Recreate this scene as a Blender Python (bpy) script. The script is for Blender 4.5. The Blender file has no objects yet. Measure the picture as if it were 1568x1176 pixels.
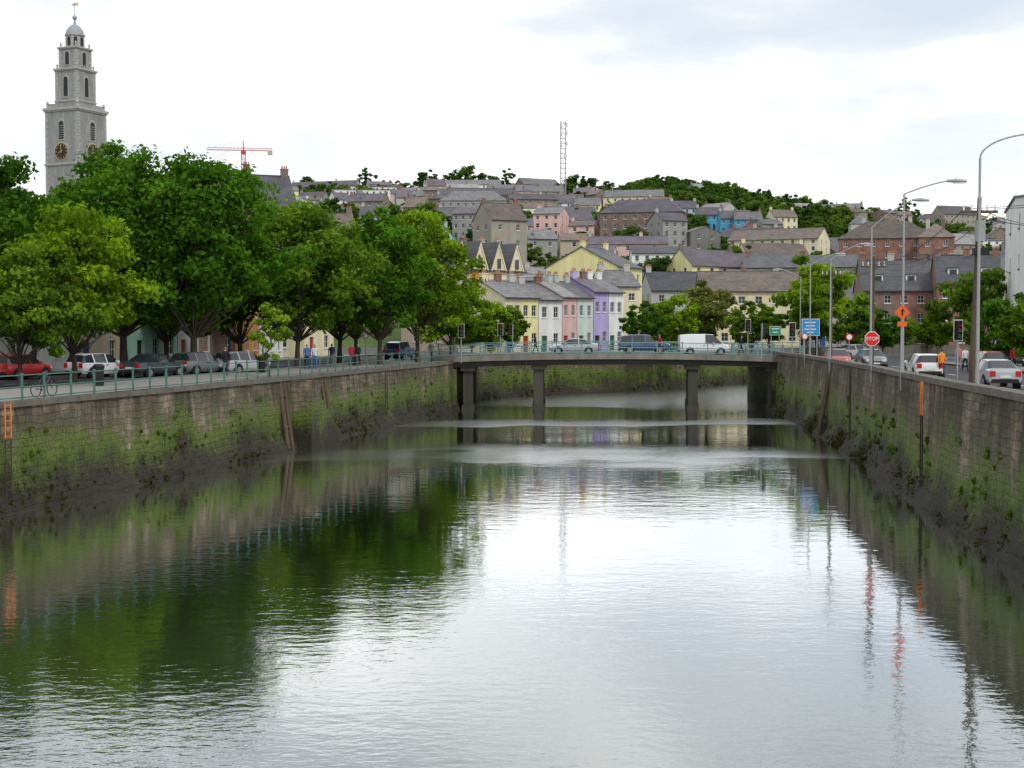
import bpy, math, random
import numpy as np
from mathutils import Vector, Matrix, noise
R=random.Random(11)
F=2178.0; HC=7.2
def X(px,D): return (px-784)/F*D
def Z(py,D): return HC+(503-py)/F*D
ROAD=4.2
scene=bpy.context.scene
# ---------------------------------------------------------------- materials
def newmat(name):
    m=bpy.data.materials.new(name); m.use_nodes=True
    nt=m.node_tree; b=nt.nodes['Principled BSDF']; return m,nt,b
def N(nt,t,**kw):
    n=nt.nodes.new(t)
    for k,v in kw.items():
        if k in n.inputs: n.inputs[k].default_value=v
        else: setattr(n,k,v)
    return n
def ramp(nt,stops,interp='LINEAR'):
    r=nt.nodes.new('ShaderNodeValToRGB'); cr=r.color_ramp; cr.interpolation=interp
    while len(cr.elements)<len(stops): cr.elements.new(0.5)
    for e,(p,c) in zip(cr.elements,stops):
        e.position=p; e.color=(c[0],c[1],c[2],1) if len(c)==3 else c
    return r
def mixc(nt,fac,a,b,bt='MIX'):
    m=nt.nodes.new('ShaderNodeMix'); m.data_type='RGBA'; m.blend_type=bt
    for sock,val in ((m.inputs[0],fac),(m.inputs[6],a),(m.inputs[7],b)):
        if isinstance(val,bpy.types.NodeSocket): nt.links.new(val,sock)
        elif isinstance(val,(int,float)): sock.default_value=val
        else: sock.default_value=(val[0],val[1],val[2],1)
    return m.outputs[2]
_mc={}
def M(name,col,rough=0.8,var=0.18,scale=2.0,metal=0.0,streak=False,spec=0.3):
    if name in _mc: return _mc[name]
    m,nt,b=newmat(name)
    tc=N(nt,'ShaderNodeTexCoord'); mp=N(nt,'ShaderNodeMapping')
    nt.links.new(tc.outputs['Object'],mp.inputs[0])
    mp.inputs['Scale'].default_value=(1,1,0.25) if streak else (1,1,1)
    nz=N(nt,'ShaderNodeTexNoise',Scale=scale,Detail=4.0,Roughness=0.6); nt.links.new(mp.outputs[0],nz.inputs[0])
    r=ramp(nt,[(0.25,[c*(1-var) for c in col]),(0.75,[min(1,c*(1+var*.6)) for c in col])])
    nt.links.new(nz.outputs[0],r.inputs[0]); nt.links.new(r.outputs[0],b.inputs['Base Color'])
    b.inputs['Roughness'].default_value=rough; b.inputs['Metallic'].default_value=metal
    b.inputs['Specular IOR Level'].default_value=spec
    _mc[name]=m; return m
def brickmat(name,c1,c2,mortar,sc=1.0):
    m,nt,b=newmat(name)
    tc=N(nt,'ShaderNodeTexCoord'); sx=N(nt,'ShaderNodeSeparateXYZ'); nt.links.new(tc.outputs['Object'],sx.inputs[0])
    ad=N(nt,'ShaderNodeMath',operation='ADD'); nt.links.new(sx.outputs[0],ad.inputs[0]); nt.links.new(sx.outputs[1],ad.inputs[1])
    cx=N(nt,'ShaderNodeCombineXYZ'); nt.links.new(ad.outputs[0],cx.inputs[0]); nt.links.new(sx.outputs[2],cx.inputs[1])
    br=N(nt,'ShaderNodeTexBrick',Scale=sc); nt.links.new(cx.outputs[0],br.inputs[0])
    br.inputs['Color1'].default_value=(*c1,1); br.inputs['Color2'].default_value=(*c2,1); br.inputs['Mortar'].default_value=(*mortar,1)
    br.inputs['Mortar Size'].default_value=0.02; br.inputs['Brick Width'].default_value=0.5; br.inputs['Row Height'].default_value=0.2
    nz=N(nt,'ShaderNodeTexNoise',Scale=0.8,Detail=4.0); nt.links.new(tc.outputs['Object'],nz.inputs[0])
    r=ramp(nt,[(0.3,(.6,.6,.6)),(0.7,(1.1,1.1,1.1))]); nt.links.new(nz.outputs[0],r.inputs[0])
    nt.links.new(mixc(nt,1.0,br.outputs[0],r.outputs[0],'MULTIPLY'),b.inputs['Base Color']); b.inputs['Roughness'].default_value=.9
    _mc[name]=m; return m
def roofmat(name,c):
    m,nt,b=newmat(name)
    tc=N(nt,'ShaderNodeTexCoord'); sx=N(nt,'ShaderNodeSeparateXYZ'); nt.links.new(tc.outputs['Object'],sx.inputs[0])
    cx=N(nt,'ShaderNodeCombineXYZ'); nt.links.new(sx.outputs[0],cx.inputs[0]); nt.links.new(sx.outputs[2],cx.inputs[1])
    br=N(nt,'ShaderNodeTexBrick',Scale=1.0); nt.links.new(cx.outputs[0],br.inputs[0])
    br.inputs['Color1'].default_value=(*[k*.8 for k in c],1); br.inputs['Color2'].default_value=(*[k*1.2 for k in c],1); br.inputs['Mortar'].default_value=(*[k*.5 for k in c],1)
    br.inputs['Mortar Size'].default_value=0.02; br.inputs['Brick Width'].default_value=0.6; br.inputs['Row Height'].default_value=0.22
    nz=N(nt,'ShaderNodeTexNoise',Scale=0.5,Detail=5.0,Roughness=.65); nt.links.new(tc.outputs['Object'],nz.inputs[0])
    oi=N(nt,'ShaderNodeObjectInfo')
    r=ramp(nt,[(0.25,(.55,.55,.55)),(0.55,(1,1,1)),(0.8,(1.35,1.3,1.1))]); nt.links.new(nz.outputs[0],r.inputs[0])
    r2=ramp(nt,[(0,(.65,.67,.7)),(1,(1.45,1.4,1.35))]); nt.links.new(oi.outputs['Random'],r2.inputs[0])
    a=mixc(nt,1.0,br.outputs[0],r.outputs[0],'MULTIPLY'); a=mixc(nt,1.0,a,r2.outputs[0],'MULTIPLY')
    nt.links.new(a,b.inputs['Base Color']); b.inputs['Roughness'].default_value=.6
    _mc[name]=m; return m
ROOFS=[roofmat('slate_dark',(.085,.085,.095)),roofmat('slate_grey',(.14,.14,.15)),roofmat('slate_brown',(.15,.12,.10)),roofmat('slate_purple',(.115,.10,.125)),roofmat('slate_light',(.24,.24,.24))]
def wm(n,c): return M('render_'+n,c,.85,.2,1.2,streak=True)
W=dict(white=wm('white',(.76,.76,.74)),cream=wm('cream',(.72,.65,.44)),yellow=wm('yellow',(.78,.72,.36)),grey=wm('grey',(.3,.3,.29)),
 lgrey=wm('lgrey',(.45,.45,.43)),pink=wm('pink',(.66,.45,.41)),purple=wm('purple',(.45,.38,.66)),pgreen=wm('pgreen',(.58,.65,.58)),blue=wm('blue',(.08,.32,.52)),
 teal=wm('teal',(.30,.50,.42)),beige=wm('beige',(.48,.40,.30)),orange=wm('orange',(.55,.28,.1)),stone=wm('stone',(.33,.30,.25)),
 brown=wm('brown',(.24,.19,.15)),lblue=wm('lblue',(.42,.54,.64)),dgrey=wm('dgrey',(.18,.175,.165)),
 brick=brickmat('red_brick',(.30,.115,.08),(.25,.10,.07),(.3,.26,.22)),brickd=brickmat('brown_brick',(.24,.15,.11),(.2,.125,.095),(.25,.22,.2)))
GLASS=M('window_glass',(.025,.03,.035),.12,.3,.3,spec=.6)
FRAME=M('painted_frame',(.72,.72,.70),.5,.08)
DARKF=M('dark_frame',(.05,.05,.055),.5,.1)
POT=M('terracotta',(.4,.2,.12)); DOORS=[M('door_red',(.3,.03,.03),.4),M('door_blue',(.03,.08,.2),.4),M('door_green',(.03,.12,.06),.4),M('door_black',(.02,.02,.02),.4)]
METAL=M('galvanised_steel',(.34,.35,.35),.5,.15,3,metal=.3); BLACK=M('black_plastic',(.015,.015,.016),.5,.1)
RAILG=M('green_railing_paint',(.075,.17,.145),.5,.35,4); WOOD=M('weathered_timber',(.10,.075,.05),.9,.4,4,streak=True)
# ---------------------------------------------------------------- mesh builder
class MB:
    def __init__(s): s.v=[];s.f=[];s.m=[];s.mats=[];s.T=Matrix.Identity(4)
    def mi(s,mat):
        if mat not in s.mats: s.mats.append(mat)
        return s.mats.index(mat)
    def add(s,vs,fs,mat):
        o=len(s.v); T=s.T
        s.v.extend([tuple(T@Vector(v)) for v in vs]); i=s.mi(mat)
        for f in fs: s.f.append([o+k for k in f]); s.m.append(i)
    def quad(s,a,b,c,d,mat): s.add([a,b,c,d],[(0,1,2,3)],mat)
    def box(s,x0,x1,y0,y1,z0,z1,mat):
        s.add([(x0,y0,z0),(x1,y0,z0),(x1,y1,z0),(x0,y1,z0),(x0,y0,z1),(x1,y0,z1),(x1,y1,z1),(x0,y1,z1)],
              [(0,3,2,1),(4,5,6,7),(0,1,5,4),(1,2,6,5),(2,3,7,6),(3,0,4,7)],mat)
    def prism(s,poly,y0,y1,mat):   # poly in xz, extruded along y
        n=len(poly); vs=[(x,y0,z) for x,z in poly]+[(x,y1,z) for x,z in poly]
        s.add(vs,[tuple(range(n)),tuple(range(2*n-1,n-1,-1))]+[(i,n+i,n+(i+1)%n,(i+1)%n) for i in range(n)],mat)
    def cyl(s,p0,p1,r0,r1,n,mat,cap=True):
        p0=Vector(p0);p1=Vector(p1);d=(p1-p0)
        if d.length<1e-6: return
        d.normalize(); a=d.orthogonal().normalized(); b=d.cross(a)
        vs=[];
        for p,r in((p0,r0),(p1,r1)):
            for i in range(n):
                t=2*math.pi*i/n; vs.append(tuple(p+a*(r*math.cos(t))+b*(r*math.sin(t))))
        fs=[(i,(i+1)%n,n+(i+1)%n,n+i) for i in range(n)]
        if cap: fs+=[tuple(range(n-1,-1,-1)),tuple(range(n,2*n))]
        s.add(vs,fs,mat)
    def lathe(s,prof,n,mat,rot=0):
        vs=[];fs=[]
        for r,z in prof:
            for i in range(n):
                t=2*math.pi*i/n+rot; vs.append((r*math.cos(t),r*math.sin(t),z))
        for k in range(len(prof)-1):
            for i in range(n): fs.append((k*n+i,k*n+(i+1)%n,(k+1)*n+(i+1)%n,(k+1)*n+i))
        fs.append(tuple(range((len(prof)-1)*n,len(prof)*n)))
        s.add(vs,fs,mat)
    def facade(s,w,h,wins,wall,lod=0,frame=None,z0=0,sill=True):
        frame=frame or FRAME
        xs=sorted(set([-w/2,w/2]+[a for q in wins for a in q[:2]])); zs=sorted(set([z0,h]+[a for q in wins for a in q[2:4]]))
        for i in range(len(xs)-1):
            for j in range(len(zs)-1):
                cx=(xs[i]+xs[i+1])/2;cz=(zs[j]+zs[j+1])/2
                if any(q[0]<cx<q[1] and q[2]<cz<q[3] for q in wins): continue
                s.quad((xs[i],0,zs[j]),(xs[i+1],0,zs[j]),(xs[i+1],0,zs[j+1]),(xs[i],0,zs[j+1]),wall)
        for q in wins:
            a,b,c,d=q[:4]; y=.14
            s.quad((a,0,c),(a,0,d),(a,y,d),(a,y,c),wall); s.quad((b,0,c),(b,y,c),(b,y,d),(b,0,d),wall)
            s.quad((a,0,c),(a,y,c),(b,y,c),(b,0,c),wall); s.quad((a,0,d),(b,0,d),(b,y,d),(a,y,d),wall)
            if len(q)>4:  # door
                s.quad((a,y,c),(b,y,c),(b,y,d),(a,y,d),q[4]); continue
            s.quad((a,y,c),(b,y,c),(b,y,d),(a,y,d),frame)
            t=.07; mz=(c+d)/2
            for (zz0,zz1) in((c+t,mz-t/3),(mz+t/3,d-t)):
                s.quad((a+t,y-.012,zz0),(b-t,y-.012,zz0),(b-t,y-.012,zz1),(a+t,y-.012,zz1),GLASS)
            if sill: s.box(a-.08,b+.08,-.09,-.003,c-.12,c,frame)
            if lod==0:
                s.box((a+b)/2-.02,(a+b)/2+.02,y-.04,y-.014,c,d,frame)
    def obj(s,name,loc=(0,0,0),rot=0,smooth=35,color=None,scale=1):
        me=bpy.data.meshes.new(name); me.from_pydata(s.v,[],s.f)
        for m in s.mats: me.materials.append(m)
        me.polygons.foreach_set('material_index',s.m)
        if smooth:
            me.polygons.foreach_set('use_smooth',[True]*len(me.polygons)); me.set_sharp_from_angle(angle=math.radians(smooth))
        me.update(); o=bpy.data.objects.new(name,me); scene.collection.objects.link(o)
        o.location=loc; o.rotation_euler=(0,0,rot); o.scale=(scale,)*3
        if color: o.color=(*color,1)
        return o
def RZ(a): return Matrix.Rotation(a,4,'Z')
def TR(x,y,z=0): return Matrix.Translation((x,y,z))
# ---------------------------------------------------------------- terrain
SK=[(-2500,335),(-400,312),(400,308),(560,308),(700,300),(850,307),(980,306),(1100,316),(1180,326),(1300,338),(1450,354),(1568,362),(2500,400),(5000,440)]
def skl(b):
    p=784+b*F
    return float(np.interp(p,[a for a,_ in SK],[c for _,c in SK]))
def hill(x,y):
    b=x/max(y,1); D0=float(np.interp(b,[-.3,-.05,.2],[175,230,235])); DR=850
    s=(HC+(503-skl(b))/F*DR-4.1)/(DR-D0)
    if y<D0: return 4.1+(y-D0)*s*6
    z=4.1+(min(y,DR)-D0)*s
    if y>DR: z-=(y-DR)*.07+0.0
    k=min(1,(y-D0)/80)
    return z+k*(noise.noise((x*.012,y*.012,0))*3.0+noise.noise((x*.04,y*.04,3))*.8)
LP=[(-43,-60),(-31,0),(-24,35),(-19.8,55),(-17.5,65),(-15,76),(-12.8,87),(-9.8,102),(-7,114),(-4.9,126),(-3.2,140),(1,150),(9,158),(21,170),(33,187),(60,205),(110,224)]
RP=[(5,-60),(11,0),(13.6,25),(15.4,42.7),(17.3,61),(19.9,84),(22,107),(23,124),(25,138),(31,152),(42,166),(65,182),(110,200)]
def resample(pts,step):
    P=[Vector((*p,0)) for p in pts]; dense=[]
    for i in range(len(P)-1):
        p0=P[max(i-1,0)];p1=P[i];p2=P[i+1];p3=P[min(i+2,len(P)-1)]
        for k in range(40):
            t=k/40; dense.append(.5*((2*p1)+(p2-p0)*t+(2*p0-5*p1+4*p2-p3)*t*t+(-p0+3*p1-3*p2+p3)*t**3))
    dense.append(P[-1]); out=[dense[0]]; acc=0; 
    for i in range(1,len(dense)):
        seg=(dense[i]-dense[i-1]).length; acc+=seg
        if acc>=step: out.append(dense[i]); acc=0
    out.append(dense[-1]); return out
LC=resample(LP,.5); RC=resample(RP,.5)
def normals(C,sgn):
    ns=[]
    for i in range(len(C)):
        t=(C[min(i+1,len(C)-1)]-C[max(i-1,0)]).normalized(); ns.append(Vector((t.y,-t.x,0))*sgn)
    return ns
LN=normals(LC,1); RN=normals(RC,-1)   # point into the river
def off(C,Nn,d,zz=0): return [c-n*d+Vector((0,0,zz)) for c,n in zip(C,Nn)]
def at_y(C,Nn,y,d=0):
    i=min(range(len(C)),key=lambda k:abs(C[k].y-y)); return C[i]-Nn[i]*d, Nn[i]
# ground sheet
asph=M('asphalt',(.055,.055,.056),.85,.25,1.5); pave=M('paving_concrete',(.24,.23,.21),.85,.2,.8); kerbm=M('kerb_granite',(.33,.32,.3),.8,.2,3)
groundm=M('ground_tarmac',(.11,.11,.10),.9,.3,.3)
from mathutils.geometry import tessellate_polygon
ol=off(LC,LN,.5)[::4]+[off(LC,LN,.5)[-1]]; orr=off(RC,RN,.5)[::4]+[off(RC,RN,.5)[-1]]
poly=[Vector((-4000,-60,0))]+[Vector((p.x,p.y,0)) for p in ol]+[Vector((p.x,p.y,0)) for p in reversed(orr)]+[Vector((4000,-60,0)),Vector((4000,5000,0)),Vector((-4000,5000,0))]
tris=tessellate_polygon([poly]); g=MB()
fs=[]
for t in tris:
    a,b,c=[poly[i] for i in t]
    fs.append(tuple(t) if (b-a).cross(c-a).z>0 else (t[0],t[2],t[1]))
g.add([(p.x,p.y,ROAD) for p in poly],fs,groundm); g.obj('ground',smooth=0)
# hill terrain
def leafgrass():
    m,nt,b=newmat('hillside_grass')
    tc=N(nt,'ShaderNodeTexCoord'); nz=N(nt,'ShaderNodeTexNoise',Scale=.05,Detail=8.0,Roughness=.7); nt.links.new(tc.outputs['Object'],nz.inputs[0])
    r=ramp(nt,[(.3,(.03,.055,.015)),(.5,(.055,.095,.02)),(.65,(.10,.135,.03)),(.8,(.16,.14,.07))]); nt.links.new(nz.outputs[0],r.inputs[0]); nt.links.new(r.outputs[0],b.inputs['Base Color']); b.inputs['Roughness'].default_value=1
    return m
hm=MB(); xs=np.arange(-1000,1401,12.); ys=np.concatenate([np.arange(165,900,8.),np.arange(900,2200,40.)])
vs=[(float(x),float(y),hill(float(x),float(y))) for y in ys for x in xs]; nx=len(xs)
hm.add(vs,[(j*nx+i,j*nx+i+1,(j+1)*nx+i+1,(j+1)*nx+i) for j in range(len(ys)-1) for i in range(nx-1)],leafgrass()); hm.obj('hill_terrain',smooth=60)
# roads & pavements
def strip(name,C,Nn,d0,d1,z,mat,ymin,ymax,kerb=False):
    A=off(C,Nn,d0);B=off(C,Nn,d1); idx=[i for i in range(0,len(C),3) if ymin<=C[i].y<=ymax]; m=MB(); vs=[];fs=[]
    for i in idx: vs+=[(A[i].x,A[i].y,z),(B[i].x,B[i].y,z)]
    for k in range(len(idx)-1): fs.append((2*k,2*k+1,2*k+3,2*k+2))
    m.add(vs,fs,mat)
    if kerb:
        C2=off(C,Nn,d1+.15); vs=[];fs=[]
        for i in idx: vs+=[(B[i].x,B[i].y,z-.003),(C2[i].x,C2[i].y,z-.003),(C2[i].x,C2[i].y,ROAD-.02)]
        for k in range(len(idx)-1): fs+=[(3*k,3*k+1,3*k+4,3*k+3),(3*k+1,3*k+2,3*k+5,3*k+4)]
        m.add(vs,fs,kerbm)
    return m.obj(name,smooth=0)
strip('quay_pavement',LC,LN,.45,6.6,ROAD+.13,pave,-60,128,True); strip('quay_road',LC,LN,6.75,16.5,ROAD+.004,asph,-60,230)
strip('quay_pavement',RC,RN,.45,2.6,ROAD+.13,pave,-60,122,True); strip('quay_road',RC,RN,2.75,13,ROAD+.004,asph,-60,196)
strip('quay_pavement',RC,RN,13.2,16.5,ROAD+.12,pave,-60,150); strip('quay_pavement',LC,LN,16.6,19.5,ROAD+.12,pave,-60,150)
paint=M('road_paint_white',(.75,.75,.72),.7,.15)
def dashes(name,C,Nn,d,ymin,ymax):
    m=MB(); A=off(C,Nn,d-.06);B=off(C,Nn,d+.06); i=0
    while i<len(C)-6:
        if ymin<C[i].y<ymax: m.quad((A[i].x,A[i].y,ROAD+.008),(B[i].x,B[i].y,ROAD+.008),(B[i+4].x,B[i+4].y,ROAD+.008),(A[i+4].x,A[i+4].y,ROAD+.008),paint)
        i+=10
    m.obj(name,smooth=0)
dashes('road_marking',LC,LN,11.6,0,200); dashes('road_marking',RC,RN,7.8,0,180)
# ---------------------------------------------------------------- river wall
def wallmat():
    m,nt,b=newmat('river_wall_masonry')
    uv=N(nt,'ShaderNodeUVMap'); geo=N(nt,'ShaderNodeNewGeometry'); sx=N(nt,'ShaderNodeSeparateXYZ'); nt.links.new(geo.outputs['Position'],sx.inputs[0])
    wn=N(nt,'ShaderNodeTexNoise',Scale=.9,Detail=3.0); nt.links.new(geo.outputs['Position'],wn.inputs[0])
    wv=N(nt,'ShaderNodeVectorMath',operation='MULTIPLY_ADD'); nt.links.new(wn.outputs[1],wv.inputs[0]); wv.inputs[1].default_value=(.6,.4,0); nt.links.new(uv.outputs[0],wv.inputs[2])
    br=N(nt,'ShaderNodeTexBrick',Scale=1.0,squash=1.6,squash_frequency=3); nt.links.new(wv.outputs[0],br.inputs[0])
    br.inputs['Color1'].default_value=(.215,.185,.15,1); br.inputs['Color2'].default_value=(.125,.11,.09,1); br.inputs['Mortar'].default_value=(.095,.085,.07,1)
    br.inputs['Brick Width'].default_value=.7; br.inputs['Row Height'].default_value=.3; br.inputs['Mortar Size'].default_value=.016; br.inputs['Mortar Smooth'].default_value=1.0
    n1=N(nt,'ShaderNodeTexNoise',Scale=.3,Detail=8.0,Roughness=.65); nt.links.new(geo.outputs['Position'],n1.inputs[0])
    n2=N(nt,'ShaderNodeTexNoise',Scale=2.5,Detail=8.0,Roughness=.75); nt.links.new(geo.outputs['Position'],n2.inputs[0])
    mp=N(nt,'ShaderNodeMapping'); nt.links.new(uv.outputs[0],mp.inputs[0]); mp.inputs['Scale'].default_value=(1,.09,1)
    n4=N(nt,'ShaderNodeTexNoise',Scale=1.1,Detail=6.0,Roughness=.72); nt.links.new(mp.outputs[0],n4.inputs[0])
    r4=ramp(nt,[(.40,(.28,.25,.21)),(.5,(.8,.77,.72)),(.66,(1.35,1.35,1.3))]); nt.links.new(n4.outputs[0],r4.inputs[0])
    r1=ramp(nt,[(.36,(.42,.37,.32)),(.5,(.85,.81,.74)),(.64,(1.6,1.55,1.4))]); nt.links.new(n1.outputs[0],r1.inputs[0])
    r2=ramp(nt,[(.3,(.42,.40,.38)),(.7,(1.5,1.5,1.45))]); nt.links.new(n2.outputs[0],r2.inputs[0])
    stone=mixc(nt,1,mixc(nt,1,br.outputs[0],r1.outputs[0],'MULTIPLY'),r2.outputs[0],'MULTIPLY'); stone=mixc(nt,1,stone,r4.outputs[0],'MULTIPLY')
    a=N(nt,'ShaderNodeMath',operation='MULTIPLY_ADD'); nt.links.new(n1.outputs[0],a.inputs[0]); a.inputs[1].default_value=5.0; nt.links.new(sx.outputs[2],a.inputs[2])
    a2=N(nt,'ShaderNodeMath',operation='MULTIPLY_ADD'); nt.links.new(n2.outputs[0],a2.inputs[0]); a2.inputs[1].default_value=2.4; nt.links.new(a.outputs[0],a2.inputs[2])
    a4=N(nt,'ShaderNodeMath',operation='MULTIPLY_ADD'); nt.links.new(n4.outputs[0],a4.inputs[0]); a4.inputs[1].default_value=2.6; nt.links.new(a2.outputs[0],a4.inputs[2])
    a3=N(nt,'ShaderNodeMath',operation='DIVIDE'); nt.links.new(a4.outputs[0],a3.inputs[0]); a3.inputs[1].default_value=10.0
    # mean of a3: (z+5)/10
    ga=ramp(nt,[(.55,(.026,.021,.012)),(.61,(.048,.046,.015)),(.655,(.065,.095,.010)),(.72,(.11,.155,.016)),(.82,(.12,.135,.045))]); nt.links.new(a3.outputs[0],ga.inputs[0])
    gm=ramp(nt,[(.68,(1,1,1)),(.75,(.9,.9,.9)),(.80,(.32,.32,.32)),(.90,(0,0,0))]); nt.links.new(a3.outputs[0],gm.inputs[0])
    n3=N(nt,'ShaderNodeTexNoise',Scale=9.0,Detail=5.0,Roughness=.8); nt.links.new(geo.outputs['Position'],n3.inputs[0])
    r3=ramp(nt,[(.35,(.25,.25,.25)),(.7,(1.9,1.9,1.8))]); nt.links.new(n3.outputs[0],r3.inputs[0])
    al=mixc(nt,1,ga.outputs[0],r3.outputs[0],'MULTIPLY')
    nt.links.new(mixc(nt,gm.outputs[0],stone,al),b.inputs['Base Color']); b.inputs['Roughness'].default_value=.85
    bp=N(nt,'ShaderNodeBump',Strength=.9,Distance=.09)
    inv=N(nt,'ShaderNodeMath',operation='SUBTRACT'); nt.links.new(n3.outputs[0],inv.inputs[0]); nt.links.new(br.outputs['Fac'],inv.inputs[1])
    nt.links.new(inv.outputs[0],bp.inputs['Height']); nt.links.new(bp.outputs[0],b.inputs['Normal'])
    return m
WM=wallmat(); COP=M('coping_stone',(.15,.135,.115),.85,.4,1.2)
def river_wall(name,C,Nn,ztop,cop_w=.5):
    rows=[-1.0,-.3,0,.15,.35,.6,.9,1.2,1.6,2.1,2.6,3.2,3.8]+([ztop] if ztop<=4.3 else [4.4,ztop])
    vs=[];uvs=[];fs=[];nr=len(rows); L=0
    for i,(c,n) in enumerate(zip(C,Nn)):
        if i: L+=(C[i]-C[i-1]).length
        for z in rows:
            o=-.07*max(z,0)
            foot=max(0,1.2-z)/1.2
            nz=noise.noise((c.x*.2,c.y*.2,z*.4)); nz2=noise.noise((c.x*1.6,c.y*1.6,z*2.2)); nz3=noise.noise((c.x*3.5,c.y*3.5,z*4))
            o+=foot**1.4*(.6+.5*nz)+ (0.14*foot+.035)*nz2+ (.12*foot+.02)*nz3 +.07*nz
            p=c+n*(o-.2*foot); vs.append((p.x,p.y,z)); uvs.append((L,z))
    for i in range(len(C)-1):
        for j in range(nr-1):
            fs.append((i*nr+j,i*nr+j+1,(i+1)*nr+j+1,(i+1)*nr+j))
    cop=len(vs); 
    t=.22
    for i,(c,n) in enumerate(zip(C,Nn)):
        sg=noise.noise((c.x*.15,c.y*.15,9))*.03+noise.noise((c.x*1.5,c.y*1.5,5))*.02
        for (d,z) in ((-.07*ztop+.07+0.02,ztop-.02),(-.07*ztop+.10,ztop+t+sg),(-.07*ztop-cop_w,ztop+t+sg),(-.07*ztop-cop_w,ROAD-.3)):
            p=c+n*d; vs.append((p.x,p.y,z)); uvs.append((i,z))
    nf=len(fs)
    for i in range(len(C)-1):
        for j in range(3): a=cop+i*4+j; fs.append((a,a+1,a+5,a+4))
    me=bpy.data.meshes.new(name); me.from_pydata(vs,[],fs); me.materials.append(WM); me.materials.append(COP)
    ul=me.uv_layers.new(name='UVMap'); li=np.zeros(len(me.loops),dtype=np.int32); me.loops.foreach_get('vertex_index',li)
    ul.data.foreach_set('uv',np.array(uvs,dtype=np.float32)[li].ravel())
    mi=[0]*nf+[1]*(len(fs)-nf); me.polygons.foreach_set('material_index',mi)
    me.polygons.foreach_set('use_smooth',[True]*len(fs)); me.set_sharp_from_angle(angle=math.radians(50))
    me.update(); o=bpy.data.objects.new(name,me); scene.collection.objects.link(o)
river_wall('river_wall',LC,LN,4.1); river_wall('river_wall',RC,RN,4.95)
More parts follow.
